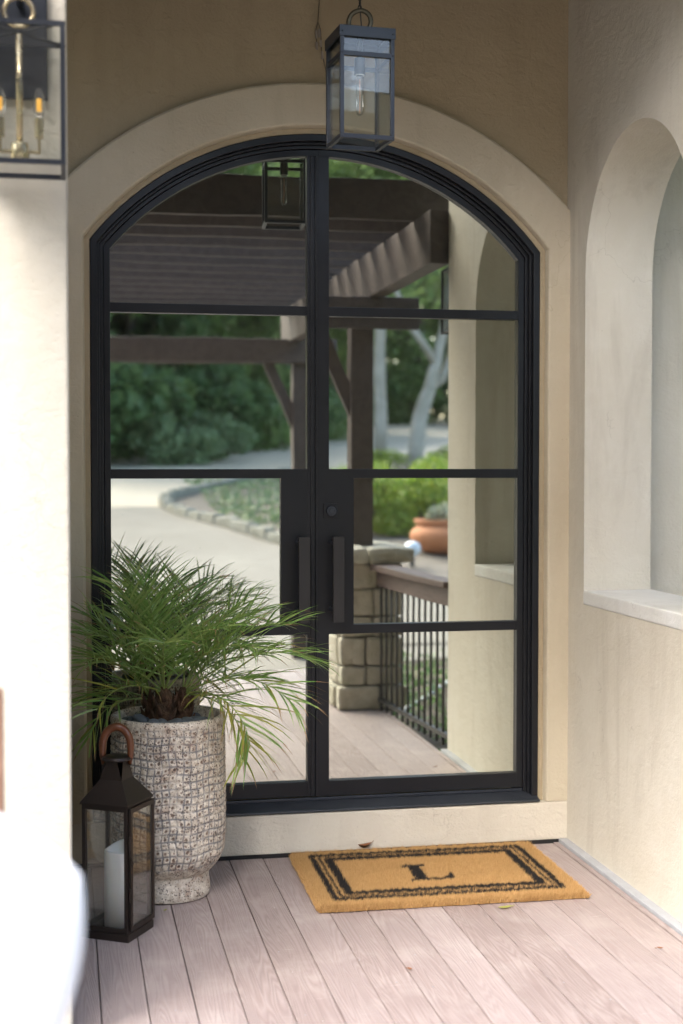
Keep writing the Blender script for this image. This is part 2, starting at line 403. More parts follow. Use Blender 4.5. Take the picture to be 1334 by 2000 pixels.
# ================================================================== DECK
deckb = MB()
for x in np.arange(-2.6, 2.0, .4): deckb.box((float(x), -4.86, -.17), (float(x)+.04, -.06, -.032))
deckb.box((-2.75, -4.88, -.2), (1.99, -.05, -.165)); 
deck = tag(deckb.build('deck', 'rubber'), kind='structure')
pl = MB().box((-.0648, -4.9, -.026), (.0648, -.045, 0)).mesh('plank', 'deck', bevel=.0016, seg=2)
x = .892 - .0665
k = 0
xs_ = [x + .133*i for i in range(-26, 9)]
for x in xs_:
    if x > 1.94: continue
    o = link('plank', pl, deck); o.location = (x, 0, random.uniform(-.0012, .0008)); o.rotation_euler[2] = random.uniform(-.0003, .0003)
# narrow edge strip beside the right wall
MB().box((1.9575, -4.9, -.026), (1.980, -.045, .004)).build('plank', 'deck', deck, bevel=.002)
MB().box((1.983, -1.70, -.02), (2.021, -.034, .016)).build('edge_strip', 'plug_grey', deck, bevel=.004)

# ================================================================== HOUSE
XL, XR = .015, 2.02
house = thing('house', (0, 0, 0), 'cream stucco house front with arched entrance recess', 'house')
HC, HW, ZS, ZT = 1.003, .90, 2.41, 2.846
RR = (HW**2+(ZT-ZS)**2)/(2*(ZT-ZS)); ZC = ZT-RR
def outline(off, zb, n=36):
    """door outline inset by off: left jamb bottom -> arch -> right jamb bottom, in XZ"""
    r = RR-off; w = HW-off; zs = ZC+math.sqrt(r*r-w*w); a = math.asin(w/r)
    p = [(HC-w, zb)] + [(HC-w, zb+(zs-zb)*i/6) for i in range(1, 6)]
    p += [(HC+r*math.sin(-a+2*a*i/n), ZC+r*math.cos(-a+2*a*i/n)) for i in range(n+1)]
    p += [(HC+w, zs+(zb-zs)*i/6) for i in range(1, 7)]
    return p
def arch_z(x, off):
    r = RR-off; return ZC+math.sqrt(max(0, r*r-(x-HC)**2))
# front wall with the arched opening; front face y = 0
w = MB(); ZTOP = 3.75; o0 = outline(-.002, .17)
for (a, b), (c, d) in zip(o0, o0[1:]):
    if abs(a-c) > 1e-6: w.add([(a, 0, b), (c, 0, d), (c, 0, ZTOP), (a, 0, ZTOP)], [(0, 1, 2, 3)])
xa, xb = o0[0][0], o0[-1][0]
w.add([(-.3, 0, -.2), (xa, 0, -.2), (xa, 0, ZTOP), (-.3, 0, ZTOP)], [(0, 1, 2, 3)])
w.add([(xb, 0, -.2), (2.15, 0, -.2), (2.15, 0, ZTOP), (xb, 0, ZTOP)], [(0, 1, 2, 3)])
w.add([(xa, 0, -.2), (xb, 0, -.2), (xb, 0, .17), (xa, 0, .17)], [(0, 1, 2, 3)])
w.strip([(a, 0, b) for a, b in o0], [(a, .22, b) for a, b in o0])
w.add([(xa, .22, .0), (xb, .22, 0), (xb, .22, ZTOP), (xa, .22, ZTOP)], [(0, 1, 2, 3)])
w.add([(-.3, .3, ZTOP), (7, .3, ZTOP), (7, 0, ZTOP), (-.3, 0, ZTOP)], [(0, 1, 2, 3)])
w.build('wall', 'stucco_tan_shaded', house, fixn=False)
MB().box((2.15, .0, -.2), (7, .3, ZTOP)).build('garden_wall', 'stucco', house)
# wing to the left of the recess
wl_ = MB(); wl_.box((-5.5, -1.72, -.2), (XL, .3, ZTOP)); wl_.build('wing_wall', 'stucco_pale', house, bevel=.012, seg=3)
# plinth under the door
MB().box((XL-.05, -.034, .012), (XR+.05, .05, .168)).build('plinth', 'stucco_rough', house, bevel=.006)
MB().box((XL-.05, -.03, -.02), (XR+.05, .05, .013)).build('base_gap', 'rubber', house)
# raised plaster surround
P3 = [(.033, 2.657), (1.0, 3.041), (2.02, 2.585)]
def circ3(a, b, c):
    ax, ay = a; bx, by = b; cx, cy = c; d = 2*(ax*(by-cy)+bx*(cy-ay)+cx*(ay-by))
    ux = ((ax*ax+ay*ay)*(by-cy)+(bx*bx+by*by)*(cy-ay)+(cx*cx+cy*cy)*(ay-by))/d
    uy = ((ax*ax+ay*ay)*(cx-bx)+(bx*bx+by*by)*(ax-cx)+(cx*cx+cy*cy)*(bx-ax))/d
    return ux, uy, math.hypot(ax-ux, ay-uy)
ocx, ocz, ocr = circ3(*P3)
def outer(n=36, d=0.0):
    r = ocr-d; xl, xr_ = XL-.02, XR+.02
    p = []
    z0 = ocz+math.sqrt(r*r-(xl-ocx)**2); z1 = ocz+math.sqrt(r*r-(xr_-ocx)**2)
    p += [(xl, .17+(z0-.17)*i/6) for i in range(6)]
    a0 = math.asin((xl-ocx)/r); a1 = math.asin((xr_-ocx)/r)
    p += [(ocx+r*math.sin(a0+(a1-a0)*i/n), ocz+r*math.cos(a0+(a1-a0)*i/n)) for i in range(n+1)]
    p += [(xr_, z1+(.17-z1)*i/6) for i in range(1, 7)]
    return p
sm = MB(); i0, i1 = outline(-.022, .17), outline(-.034, .17)
oo, oi_ = outer(), outer(d=.012)
YB = -.035
prof = [([(a, .001, b) for a, b in i0]), ([(a, -.016, b) for a, b in outline(-.0235, .17)]), ([(a, YB+.004, b) for a, b in outline(-.028, .17)]), ([(a, YB, b) for a, b in i1]),
        ([(a, YB, b) for a, b in oi_]), ([(a, YB+.005, b) for a, b in outer(d=.004)]), ([(a, .001, b) for a, b in oo])]
rowsv = []
for r_ in prof: rowsv += r_
nn = len(i0); fs = []
for j in range(len(prof)-1):
    for i in range(nn-1): fs.append((j*nn+i, j*nn+i+1, (j+1)*nn+i+1, (j+1)*nn+i))
fs.append(tuple(j*nn for j in range(len(prof)))); fs.append(tuple(j*nn+nn-1 for j in range(len(prof))))
sm.add(rowsv, fs); sm.build('door_surround', 'stucco_trim', house, smooth=False)
# unseen roof over the recess, overhang deepened to shade the upper walls
MB().box((.0, -2.3, 3.56), (7, .5, 3.72)).build('roof_soffit', 'pergola', house)
MB().box((-5.5, -1.76, 3.76), (-.003, .5, 3.92)).build('roof_soffit', 'pergola', house)

# free-standing arched wall on the right
aw = thing('arched_wall', (XR, -.9, 0), 'cream stucco side wall with open arched window beside the door', 'wall')
TH = .28; Y0, Y1 = -1.72, .0; ac, ar, az, sill = -.695, .485, 2.295, 1.045
def WP(u, v, wv): return (wv, u+.9, v)      # local to the Empty
am = MB()
tt = [math.pi*i/40 for i in range(41)]
arcp = [(ac+ar*math.cos(t), az+ar*math.sin(t)) for t in tt]      # from door side to outer side
for face_x in (0, TH):
    for (a, b), (c, d) in zip(arcp, arcp[1:]):
        am.add([WP(a, b, face_x), WP(c, d, face_x), WP(c, 3.58, face_x), WP(a, 3.58, face_x)], [(0, 1, 2, 3)])
    am.add([WP(ac+ar, -.2, face_x), WP(Y1-.001, -.2, face_x), WP(Y1-.001, 3.58, face_x), WP(ac+ar, 3.58, face_x)], [(0, 1, 2, 3)])
    am.add([WP(Y0+.03, -.2, face_x), WP(ac-ar, -.2, face_x), WP(ac-ar, 3.58, face_x), WP(Y0+.03, 3.58, face_x)], [(0, 1, 2, 3)])
    am.add([WP(ac-ar, -.2, face_x), WP(ac+ar, -.2, face_x), WP(ac+ar, sill, face_x), WP(ac-ar, sill, face_x)], [(0, 1, 2, 3)])
rev = [(ac+ar, sill)] + arcp + [(ac-ar, sill)]
am.strip([WP(a, b, 0) for a, b in rev], [WP(a, b, TH) for a, b in rev])
# rounded outer end
endp = [(.0, Y0+.03)] + [(.03-.03*math.cos(t), Y0+.03-.03*math.sin(t)) for t in (R(30), R(60), R(90))] + [(TH-.03+.03*math.sin(t), Y0+.03-.03*math.cos(t)) for t in (R(0), R(30), R(60), R(90))]
am.strip([(a, b+.9, -.2) for a, b in endp], [(a, b+.9, 3.58) for a, b in endp])
am.build('wall', 'stucco', aw, fixn=False)
MB().box((-.004, ac-ar+.901, sill-.05), (TH+.004, ac+ar+.899, sill+.006)).build('window_sill', 'sill_skylit', aw, bevel=.008, seg=3)

# ================================================================== DOUBLE DOOR
dd = thing('double_door', (0, 0, 0), 'black steel double door with arched top and eight mirrored glass panes', 'door')
def ring(mb, off0, off1, y0, y1, zb, half=None):
    a, b = outline(off0, zb), outline(off1, zb)
    if half is not None:
        def cut(p, side):
            q = [v for v in p if (v[0] < HC) == (side < 0)]
            m = (HC, max(z for x, z in p))
            return q+[m] if side < 0 else [m]+q
        a, b = cut(a, half), cut(b, half)
    n = len(a)
    A0 = [(x, y0, z) for x, z in a]; B0 = [(x, y0, z) for x, z in b]; A1 = [(x, y1, z) for x, z in a]; B1 = [(x, y1, z) for x, z in b]
    fs = []
    for i in range(n-1):
        fs += [(i, i+1, n+i+1, n+i), (2*n+i, 3*n+i, 3*n+i+1, 2*n+i+1), (i, 2*n+i, 2*n+i+1, i+1), (n+i, n+i+1, 3*n+i+1, 3*n+i)]
    fs += [(0, n, 3*n, 2*n), (n-1, 3*n-1, 4*n-1, 2*n-1)]
    mb.add(A0+B0+A1+B1, fs)
f = MB(); ring(f, 0, .026, -.004, .2, .172); ring(f, .0255, .036, .018, .2, .174); ring(f, .0355, .05, .034, .2, .176)
f.build('frame', 'door', dd, bevel=.0025, seg=2)
th = MB(); xl, xr = HC-HW+.001, HC+HW-.001
th.prism([(0, 0)]*0 or [(xl, .169), (xr, .169), (xr, .178), (xl, .178)], -.046, -.036)
v = [(xl, -.04, .172), (xr, -.04, .172), (xr, .1, .172), (xl, .1, .172), (xl, -.04, .180), (xr, -.04, .180), (xr, .036, .199), (xl, .036, .199), (xr, .1, .199), (xl, .1, .199)]
th = MB().add(v, [(0, 1, 5, 4), (4, 5, 6, 7), (7, 6, 8, 9), (0, 3, 2, 1), (0, 4, 7, 9, 3), (1, 2, 8, 6, 5), (3, 9, 8, 2)])
th.build('threshold', 'sill', dd, bevel=.003)
MB().box((xl+.05, .040, .200), (xr-.05, .052, .212)).build('sill_strip', 'navy', dd, bevel=.002)
def sc(z): return 1.55+(z-1.55)*1.009
MZ = [sc(2.153), sc(1.513), sc(.893)]; MT = .0185; GB = .276; YF, YBk, YG = .044, .09, .066
def leaf(side):
    lf = MB()
    ring(lf, .0515, .076, YF, YBk, .216, half=side)
    if side < 0: s0, s1, lk = .952, .989, .846
    else: s0, s1, lk = .993, 1.040, 1.141
    ztop = arch_z(s0 if side < 0 else s1, .074)
    lf.box((s0, YF, .216), (s1, YBk, ztop))
    gx0 = HC-HW+.0755 if side < 0 else s1-.001; gx1 = s0+.001 if side < 0 else HC+HW-.0755
    lf.box((gx0, YF+.001, .216), (gx1, YBk-.001, GB))
    # lock panel
    a, b = (lk, s0+.001) if side < 0 else (s1-.001, lk)
    lf.box((a, YF+.0006, MZ[2]-MT), (b, YBk-.002, MZ[1]+MT))
    L = lf.build('door_leaf', 'door', dd, bevel=.0018, seg=2)
    for z in MZ: MB().box((gx0, YF+.0015, z-MT), (gx1, YBk-.0015, z+MT)).build('glazing_bar', 'door', L, bevel=.002)
    # panes
    e = .004
    px0, px1 = gx0-e, gx1+e
    lx0, lx1 = (px0, lk+e) if side < 0 else (lk-e, px1)
    for (x0, x1, z0, z1) in ((px0, px1, GB-e, MZ[2]-MT+e), (lx0, lx1, MZ[2]+MT-e, MZ[1]-MT+e), (px0, px1, MZ[1]+MT-e, MZ[0]-MT+e)):
        MB().box((x0, YG, z0), (x1, YG+.006, z1)).build('pane', 'mirror', L)
    z0 = MZ[0]+MT-e; w_ = HW-.072; zs = ZC+math.sqrt((RR-.072)**2-w_**2)
    xs = np.linspace(px0, px1, 26); top = [(float(x), arch_z(float(x), .072)) for x in xs]
    poly = [(px0, z0), (px1, z0)] + list(reversed(top))
    MB().prism(poly, YG, YG+.006).build('pane', 'mirror', L)
    # glazing bead: thin lip round every pane is given by the bevels; pull handle
    hx = .925 if side < 0 else 1.062
    hb = MB().box((hx-.022, -.052, .926), (hx+.022, -.030, 1.265))
    h = hb.build('pull_handle', 'handle_black', L, bevel=.0015)
    for z in (.972, 1.238): MB().tube([(hx-.017, -.032, z), (hx-.017, YF+.002, z)], .0075, 12).build('handle_post', 'navy', L)
    if side > 0:
        MB().box((1.018, YF-.008, 1.335), (1.078, YF+.001, 1.393)).build('lock_plate', 'door', L, bevel=.0015)
        d = MB(); d.lathe([(.0215, 0), (.0215, .009), (.019, .012), (.013, .0125)], 28)
        d.lathe([(.0115, .012), (.0115, .0165), (.010, .0175)], 20)
        o = d.build('deadbolt', 'navy', L); o.rotation_euler[0] = R(90); o.location = (1.048, YF-.0075, 1.364)
    else:
        MB().box((.9835, YF-.012, .216), (.9915, YF+.002, arch_z(.99, .078))).build('astragal', 'door', L, bevel=.002)
        MB().box((.9655, YF-.006, .216), (.9825, YF+.002, arch_z(.97, .078))).build('astragal', 'door', L, bevel=.002)
leaf(-1); leaf(1)

# ================================================================== PERGOLA, PILLAR, RAILING
pg = thing('pergola', (.7, -4.3, 0), 'brown timber pergola roof on posts over the deck, seen in the door glass', 'pergola')
PO = Vector((.7, -4.3, 0))
def pbox(name, lo, hi, mat='pergola', parent=pg, bev=.006, off=PO):
    lo = Vector(lo)-off; hi = Vector(hi)-off
    return MB().box(lo, hi).build(name, mat, parent, bevel=bev)
raf_me = MB().box((-1.305, -.022, 0), (1.305, .022, .22)).mesh('rafter', 'pergola', bevel=.004)
y = -2.06; 
while y > -6.95:
    o = link('rafter', raf_me, pg); o.location = Vector((.845, y, 2.90))-PO; o.rotation_euler = (random.uniform(-.02, .02), 0, random.uniform(-.006, .006)); y -= .38
for bx in (1.975, -.36):
    pbox('beam', (bx-.055, -7.0, 2.62), (bx+.055, -1.70, 2.905))
for bx, py, zb in ((1.887, -3.36, 1.02), (2.04, -6.7, T(2, -6.7)-.1), (-.36, -2.3, -.02), (-.36, -6.7, T(-3, -6.7)-.1)):
    pbox('post', (bx-.072, py-.072, zb), (bx+.072, py+.072, 2.63))
    if bx > 0: pbox('beam', (1.52, py+.075, 2.42), (2.25, py+.125, 2.618)) if py > -4 else None
    for s in (-1, 1):
        if bx < 0: continue
        if bx > 0 and s > 0: continue
        d = Vector((s*.55 if True else 0, 0, .75)).normalized()
        L = .78; ang = math.atan2(.42, .70)
        br = MB().box((-.045, -.03, 0), (.045, .03, .80)).build('brace', 'pergola', pg, bevel=.005)
        br.location = Vector((bx, py+.0, 1.80))-PO; br.rotation_euler = (0, s*math.atan2(.32, .72), 0)
pbox('beam', (-.6, -6.625, 2.43), (2.35, -6.575, 2.64))
pbox('beam', (-.6, -6.825, 2.43), (2.35, -6.775, 2.64))

pil = thing('stone_pillar', (1.9, -3.4, 0), 'rough limestone pillar carrying the pergola post, mirrored in the door', 'pillar')
MB().box((-.165, -.30, -.02), (.165, .30, .93)).build('core', 'mortar', pil)
def rock(sx, sy, sz, amp=.012, bev=.02, seed=0):
    me = MB().box((-sx/2, -sy/2, -sz/2), (sx/2, sy/2, sz/2)).mesh('stone', 'limestone')
    bm = bmesh.new(); bm.from_mesh(me)
    bmesh.ops.bevel(bm, geom=bm.edges[:], offset=min(bev, sz*.3), segments=2, affect='EDGES', profile=.6)
    bmesh.ops.subdivide_edges(bm, edges=[e for e in bm.edges if e.calc_length() > .09], cuts=1, use_grid_fill=True)
    for v in bm.verts:
        v.co += Vector((noisy(v.co+Vector((seed, 0, 0)), 9), noisy(v.co+Vector((0, seed, 5)), 9), noisy(v.co+Vector((3, 0, seed)), 9)))*amp
    bm.to_mesh(me); bm.free(); return me
z = 0.0; kk = 0
for h in (.155, .125, .175, .14, .17, .16):
    wob = .0 if kk else .02
    # front and back courses, two stones each; the sides get one or two
    for sy in (-1, 1):
        split = random.uniform(-.07, .07)
        for x0, x1 in ((-.2-wob, split-.004), (split+.004, .2+wob)):
            o = link('stone', rock(x1-x0, .11, h-.012, seed=kk*3+x0), pil); o.location = ((x0+x1)/2, sy*(.30+wob-.01), z+h/2); kk += 1
    for sx in (-1, 1):
        split = random.uniform(-.08, .08)
        for y0, y1 in ((-.245, split-.004), (split+.004, .245)):
            o = link('stone', rock(.09, y1-y0, h-.012, seed=kk*5+y0), pil); o.location = (sx*(.165+wob), (y0+y1)/2, z+h/2); kk += 1
    z += h
for x0, x1 in ((-.26, -.03), (-.022, .26)):
    for y0, y1 in ((-.40, -.005), (.005, .40)):
        o = link('cap_stone', rock(x1-x0, y1-y0, .095, .02, .035, kk), pil); o.location = ((x0+x1)/2, (y0+y1)/2, z+.048); kk += 1

rl = thing('railing', (2.005, -2.4, 0), 'brown wooden handrail with thin iron balusters between wall end and stone pillar', 'railing', rz=R(-4.5))
MB().box((-.065, -.70, .885), (.065, .70, .92)).build('handrail', 'railwood', rl, bevel=.006)
MB().box((-.02, -.70, .78), (.02, .70, .884)).build('under_rail', 'railwood', rl, bevel=.004)
MB().box((-.018, -.70, .05), (.018, .70, .075)).build('bottom_rail', 'iron', rl, bevel=.003)
bal = MB().tube([(0, 0, .0), (0, 0, .80)], .0085, 8).mesh('baluster', 'iron', smooth=True)
for i in range(13): o = link('baluster', bal, rl); o.location = (0, -.63+i*.105, 0)

# ================================================================== GARDEN SEEN IN THE GLASS
kt = thing('stone_kerb', (3.07, -14.63, T(3.07, -14.63)), 'curved pale stone kerb edging the planted island beside the drive', 'kerb')
K0 = Vector(kt.location); acc = []
pts = [Vector((a, b, 0)) for a, b in KERB[:13]]
dense = []
for i in range(len(pts)-1):
    p0, p1, p2, p3 = pts[max(i-1, 0)], pts[i], pts[i+1], pts[min(i+2, len(pts)-1)]
    for s in range(24):
        t = s/24; dense.append(.5*((2*p1)+(p2-p0)*t+(2*p0-5*p1+4*p2-p3)*t*t+(3*p1-p0-3*p2+p3)*t**3))
st = 0; cur = dense[0]
blocks = [rock(.635, .20, .20, .02, .05, s) for s in (1, 5, 9)]
for m_ in blocks: m_.materials[0] = M['kerbstone']
for p in dense:
    if (p-cur).length >= .63:
        m_ = (p+cur)/2; o = link('stone', random.choice(blocks), kt)
        o.location = Vector((m_.x, m_.y, T(m_.x, m_.y)+.055+random.uniform(-.012, .012)))-K0
        o.rotation_euler = (0, 0, math.atan2(p.y-cur.y, p.x-cur.x)+random.uniform(-.06, .06)); cur = p

def leafcloud(name, n, size, shape, mat, clumps=0, flat=.3, parent=None, asp=.55):
    """n leaf quads; shape(rng)->points (N,3)"""
    P = shape(n)
    a = rng.normal(size=(n, 3)); a[:, 2] *= flat+.4; a /= np.linalg.norm(a, axis=1)[:, None]
    b = rng.normal(size=(n, 3)); b -= a*np.sum(a*b, 1)[:, None]; b /= np.linalg.norm(b, axis=1)[:, None]
    s = size*rng.uniform(.6, 1.35, n)[:, None]
    v = np.empty((n, 4, 3)); v[:, 0] = P-a*s*.5; v[:, 1] = P+b*s*asp*.5; v[:, 2] = P+a*s*.5; v[:, 3] = P-b*s*asp*.5
    me = bpy.data.meshes.new(name); me.vertices.add(n*4); me.vertices.foreach_set('co', v.reshape(-1))
    me.loops.add(n*4); me.loops.foreach_set('vertex_index', np.arange(n*4)); me.polygons.add(n)
    me.polygons.foreach_set('loop_start', np.arange(0, n*4, 4)); me.update(calc_edges=True); me.validate()
    me.materials.append(M[mat]); return me
def crown_shape(rx, rz, zc, nb=28, br=.33, low=.0):
    C = rng.normal(size=(nb, 3)); C /= np.linalg.norm(C, axis=1)[:, None]; C *= rng.uniform(.35, .95, nb)[:, None]**.6
    C = C*np.array([rx, rx, rz]); br_ = rng.uniform(.6, 1.3, nb)*br*rx
    def f(n):
        i = rng.integers(0, nb, n); d = rng.normal(size=(n, 3)); d /= np.linalg.norm(d, axis=1)[:, None]
        p = C[i] + d*(br_[i]*rng.uniform(.25, 1, n)**.45)[:, None]*np.array([1, 1, .75])
        p[:, 2] += zc; return p
    return f
crowns = []
for k, (rx, rz, zc, mt) in enumerate(((3.0, 4.6, 6.2, 'wood_leaf'), (2.7, 5.2, 6.4, 'wood_leaf_dark'), (3.4, 4.2, 5.8, 'wood_leaf'), (2.4, 5.0, 6.6, 'wood_leaf_dark'))):
    crowns.append(leafcloud('crown', 9000, .34, crown_shape(rx, rz, zc, 46, .36), mt))
trunks = []
for k in range(4):
    b = MB(); p = [(0, 0, -.3)]
    for i in range(1, 8): p.append((p[-1][0]+random.uniform(-.12, .12), p[-1][1]+random.uniform(-.12, .12), i*1.15))
    b.tube(p, [.22*(1-i*.1) for i in range(8)], 9)
    for j in range(5):
        q = Vector(p[3+j % 4]); d = Vector((random.uniform(-1, 1), random.uniform(-1, 1), .8)).normalized()
        b.tube([q, q+d*1.0, q+d*2.1+Vector((0, 0, .3))], [.09, .06, .03], 6)
    trunks.append(b.mesh('trunk', 'bark', smooth=True))
KIND = ['mid green bushy tree', 'dark green upright tree', 'broad spreading green tree', 'tall narrow dark tree']
def tree(x, y, k, s=1.0):
    t = thing('woodland_tree', (x, y, T(x, y)-.05), KIND[k]+' in the wood across the road', 'tree', 'trees in the wood across the road', random.uniform(0, 6))
    c = link('crown', crowns[k], t); r = link('trunk', trunks[k], t); t.scale = (s, s, s*random.uniform(.9, 1.1))
spots = []
for i, (x, y) in enumerate([(-7.5, -33), (-3.6, -35.5), (-.6, -33.2), (1.9, -37.0), (4.6, -39.5), (6.9, -44), (9.6, -48), (12.6, -56.5), (16.2, -58.5), (20.5, -59), (25, -60), (30, -61),
      (-10, -40), (-5.5, -42), (-1, -41), (2.6, -45), (6.2, -51), (.6, -38.5), (1.4, -48), (3.2, -41.5), (-3.2, -38), (10.2, -57), (14.5, -64), (19, -66), (24, -67), (-14, -36), (-2.5, -49), (-17, -30), (-18.5, -24), (-17.5, -18), (-19, -12), (-18, -6), (-20, 0), (-22, -27), (-23, -15), (-23.5, -4), (3.8, -54), (8.4, -63), (30, -70), (-8, -50)]):  # far-left trees stand out of view, there for their effect on the light
    tree(x, y, i % 4, random.uniform(.95, 1.3))
# understorey shrubs along the wood edge
us = [leafcloud('foliage', 5200, .22, crown_shape(1.5, 1.1, .95, 26, .38), m) for m in ('wood_leaf_dark', 'wood_leaf')]
sage = leafcloud('foliage', 3600, .16, crown_shape(1.2, .75, .65, 20, .38), 'pale_shrub')
stem_me = MB(); [stem_me.tube([(0, 0, -.1), (math.cos(a)*.3, math.sin(a)*.3, .5), (math.cos(a)*.55, math.sin(a)*.55, 1.0)], [.03, .022, .012], 6) for a in (0, 1.6, 3.1, 4.6)]
stem_me = stem_me.mesh('stem', 'bark')
def shrub(x, y, me, label, group, s=1.0):
    t = thing('shrub', (x, y, T(x, y)), label, 'shrub', group, random.uniform(0, 6)); link('foliage', me, t); link('stem', stem_me, t); t.scale = (s, s, s)
for i, (x, y) in enumerate([(-8, -30.8), (-5.6, -31.4), (-3.4, -31.6), (-1.2, -31.6), (.6, -32.0), (2.6, -35.2), (4.2, -36.8), (5.8, -39), (7.2, -41.5), (8.6, -45), (10.0, -48.5), (11.3, -52.5), (13.2, -56.6), (15.2, -57.0), (17.4, -57.2), (19.6, -57.4), (22, -57.6), (24.5, -58), (27, -58.4)]):
    shrub(x, y, us[i % 2], ('dark' if i % 2 == 0 else 'mid green')+' leafy shrub under the trees at the edge of the wood', 'shrubs at the edge of the wood', random.uniform(1.0, 1.6))
shade_hedge = leafcloud('foliage', 9000, .11, crown_shape(1.0, 1.5, 1.5, 30, .38), 'wood_leaf')  # for out-of-view shrubs added to cut and tint the light through the arch
for x, y, s in ((4.7, -.9, 1.15), (5.0, -2.6, 1.3), (5.3, -4.4, 1.3), (6.8, -1.6, 1.4), (7.2, -4.0, 1.4)):
    shrub(x, y, shade_hedge, 'unseen tall mid green shrub added to dim the light through the arched wall', 'added light-dimming shrubs outside the arched wall', s)
for x, y, s in ((2.9, -31.6, .95), (3.9, -33.2, .9)):
    shrub(x, y, sage, 'pale sage green shrub beside the road in front of the wood', 'sage shrubs by the road', s)
lan = leafcloud('foliage', 6000, .075, crown_shape(.85, .52, .42, 26, .36), 'lantana')
for x, y, s in ((4.45, -15.6, 1.0), (5.55, -15.4, 1.05), (6.7, -15.2, 1.0), (5.1, -17.1, .85), (6.3, -17.0, .9), (7.6, -16.2, .9), (4.5, -17.6, .75)):
    shrub(x, y, lan, 'bright yellow green flowering shrub behind the terracotta bowl', 'yellow green shrubs in the island bed', s)
for x, y, s in ((7.6, -27.6, .6), (9.1, -27.2, .65), (10.4, -26.6, .7), (8.3, -25.5, .5)):
    shrub(x, y, lan, 'low bright green shrub at the foot of the pale trunks', 'low shrubs under the pale trunks', s)
gc = leafcloud('ground_cover', 5000, .10, lambda n: (lambda x, y: np.stack([x, y, np.array([T(a, b) for a, b in zip(x, y)])+rng.uniform(.0, .10, n)], 1))(rng.uniform(2.6, 7.5, n), rng.uniform(-26, -16.5, n)), 'pale_shrub')
sel = link('ground_cover', gc); tag(sel, 'sparse low green ground cover in the island bed', 'ground cover', kind='stuff')
# pale trunks
def pale(x, y, segs, label):
    t = thing('pale_trunk_tree', (x, y, T(x, y)-.05), label, 'tree'); b = MB()
    for p, r in segs: b.tube(p, r, 10)
    b.build('trunk', 'bark_pale', t, smooth=True)
    c = link('crown', leafcloud('crown', 7000, .22, crown_shape(2.6, 1.5, 6.9, 30, .4), 'wood_leaf'), t)
pale(7.85, -29.5, [([(0, 0, -.1), (.03, 0, 1.2), (-.02, .05, 2.6), (.04, 0, 4.2), (.1, .1, 6.5)], [.17, .155, .145, .135, .09])], 'straight pale grey tree trunk beside the brown pergola post')
def pxr(dx, z): return (dx, 0, z)
pale(8.54, -28.6, [([(0, 0, -.1), (.03, 0, .75), (.10, 0, 1.3), (.32, 0, 2.0), (.52, .1, 2.75), (.70, .1, 3.6), (.9, .2, 5.5)], [.21, .20, .2, .17, .13, .11, .06]),
                   ([(.34, 0, 2.1), (.75, -.1, 2.45), (.98, -.1, 3.0), (.95, -.1, 3.8), (1.3, 0, 5.6)], [.12, .11, .1, .09, .05]),
                   ([(.50, .1, 2.7), (.20, .2, 3.1), (-.25, .3, 3.75), (-.9, .4, 5.3)], [.10, .09, .08, .05])], 'forked pale grey tree with spreading limbs at the end of the drive')

# terracotta bowl with succulents
px_, py_ = 5.12, -12.9
zb = T(px_, py_)
bw = thing('terracotta_bowl', (px_, py_, zb), 'wide round terracotta bowl planter on the gravel beyond the railing', 'planter')
b = MB(); b.lathe([(.28, 0), (.40, .05), (.52, .16), (.555, .27), (.53, .36), (.46, .42), (.45, .45), (.50, .46), (.50, .50), (.44, .50), (.40, .44), (.1, .42)], 40)
auto_smooth(b.build('bowl', 'terracotta', bw))
sp_ = thing('succulent', (px_, py_, zb+.44), 'grey green succulents filling the terracotta bowl', 'plant')
link('foliage', leafcloud('foliage', 1500, .07, crown_shape(.48, .10, .10, 24, .22), 'succ'), sp_)
# pale garden lamp and string lights
gl_ = thing('garden_light', (4.30, -11.7, T(4.3, -11.7)), 'small pale ball garden light on a short stake by the bowl', 'lamp')
MB().tube([(0, 0, -.05), (0, 0, .14)], .03, 8).build('stake', 'iron', gl_); MB().lathe([(.03, .12), (.09, .16), (.115, .22), (.1, .29), (.04, .33)], 16).build('globe', 'bulbglass', gl_, smooth=True)
slt = thing('string_lights', (2.6, -4.4, -.2), 'string of pale bulbs lying on the dark bed below the railing', 'lights')
cp = [(2.26, -3.75), (2.34, -3.95), (2.44, -4.12), (2.55, -4.3), (2.66, -4.5), (2.78, -4.75), (2.92, -5.0), (3.1, -5.3)]
MB().tube([(a-2.6, b+4.4, .03) for a, b in cp], .006, 6).build('wire', 'iron', slt)
bm_ = MB().lathe([(.004, .036), (.011, .03), (.018, .012), (.016, -.006), (.005, -.017)], 12).mesh('bulb', 'bulbglass', smooth=True)
for a, b in cp[1:7]: o = link('bulb', bm_, slt); o.location = (a-2.6, b+4.4, .045); o.rotation_euler = (random.uniform(-.8, .8), .9, 0)
bedleaf = leafcloud('bed_litter', 2500, .07, lambda n: np.stack([rng.uniform(2.2, 5, n), rng.uniform(-7, -2.5, n), rng.uniform(-.2, -.14, n)], 1), 'wood_leaf_dark')
tag(link('bed_litter', bedleaf), 'dark leaf litter covering the bed below the railing', 'leaf litter', kind='stuff')

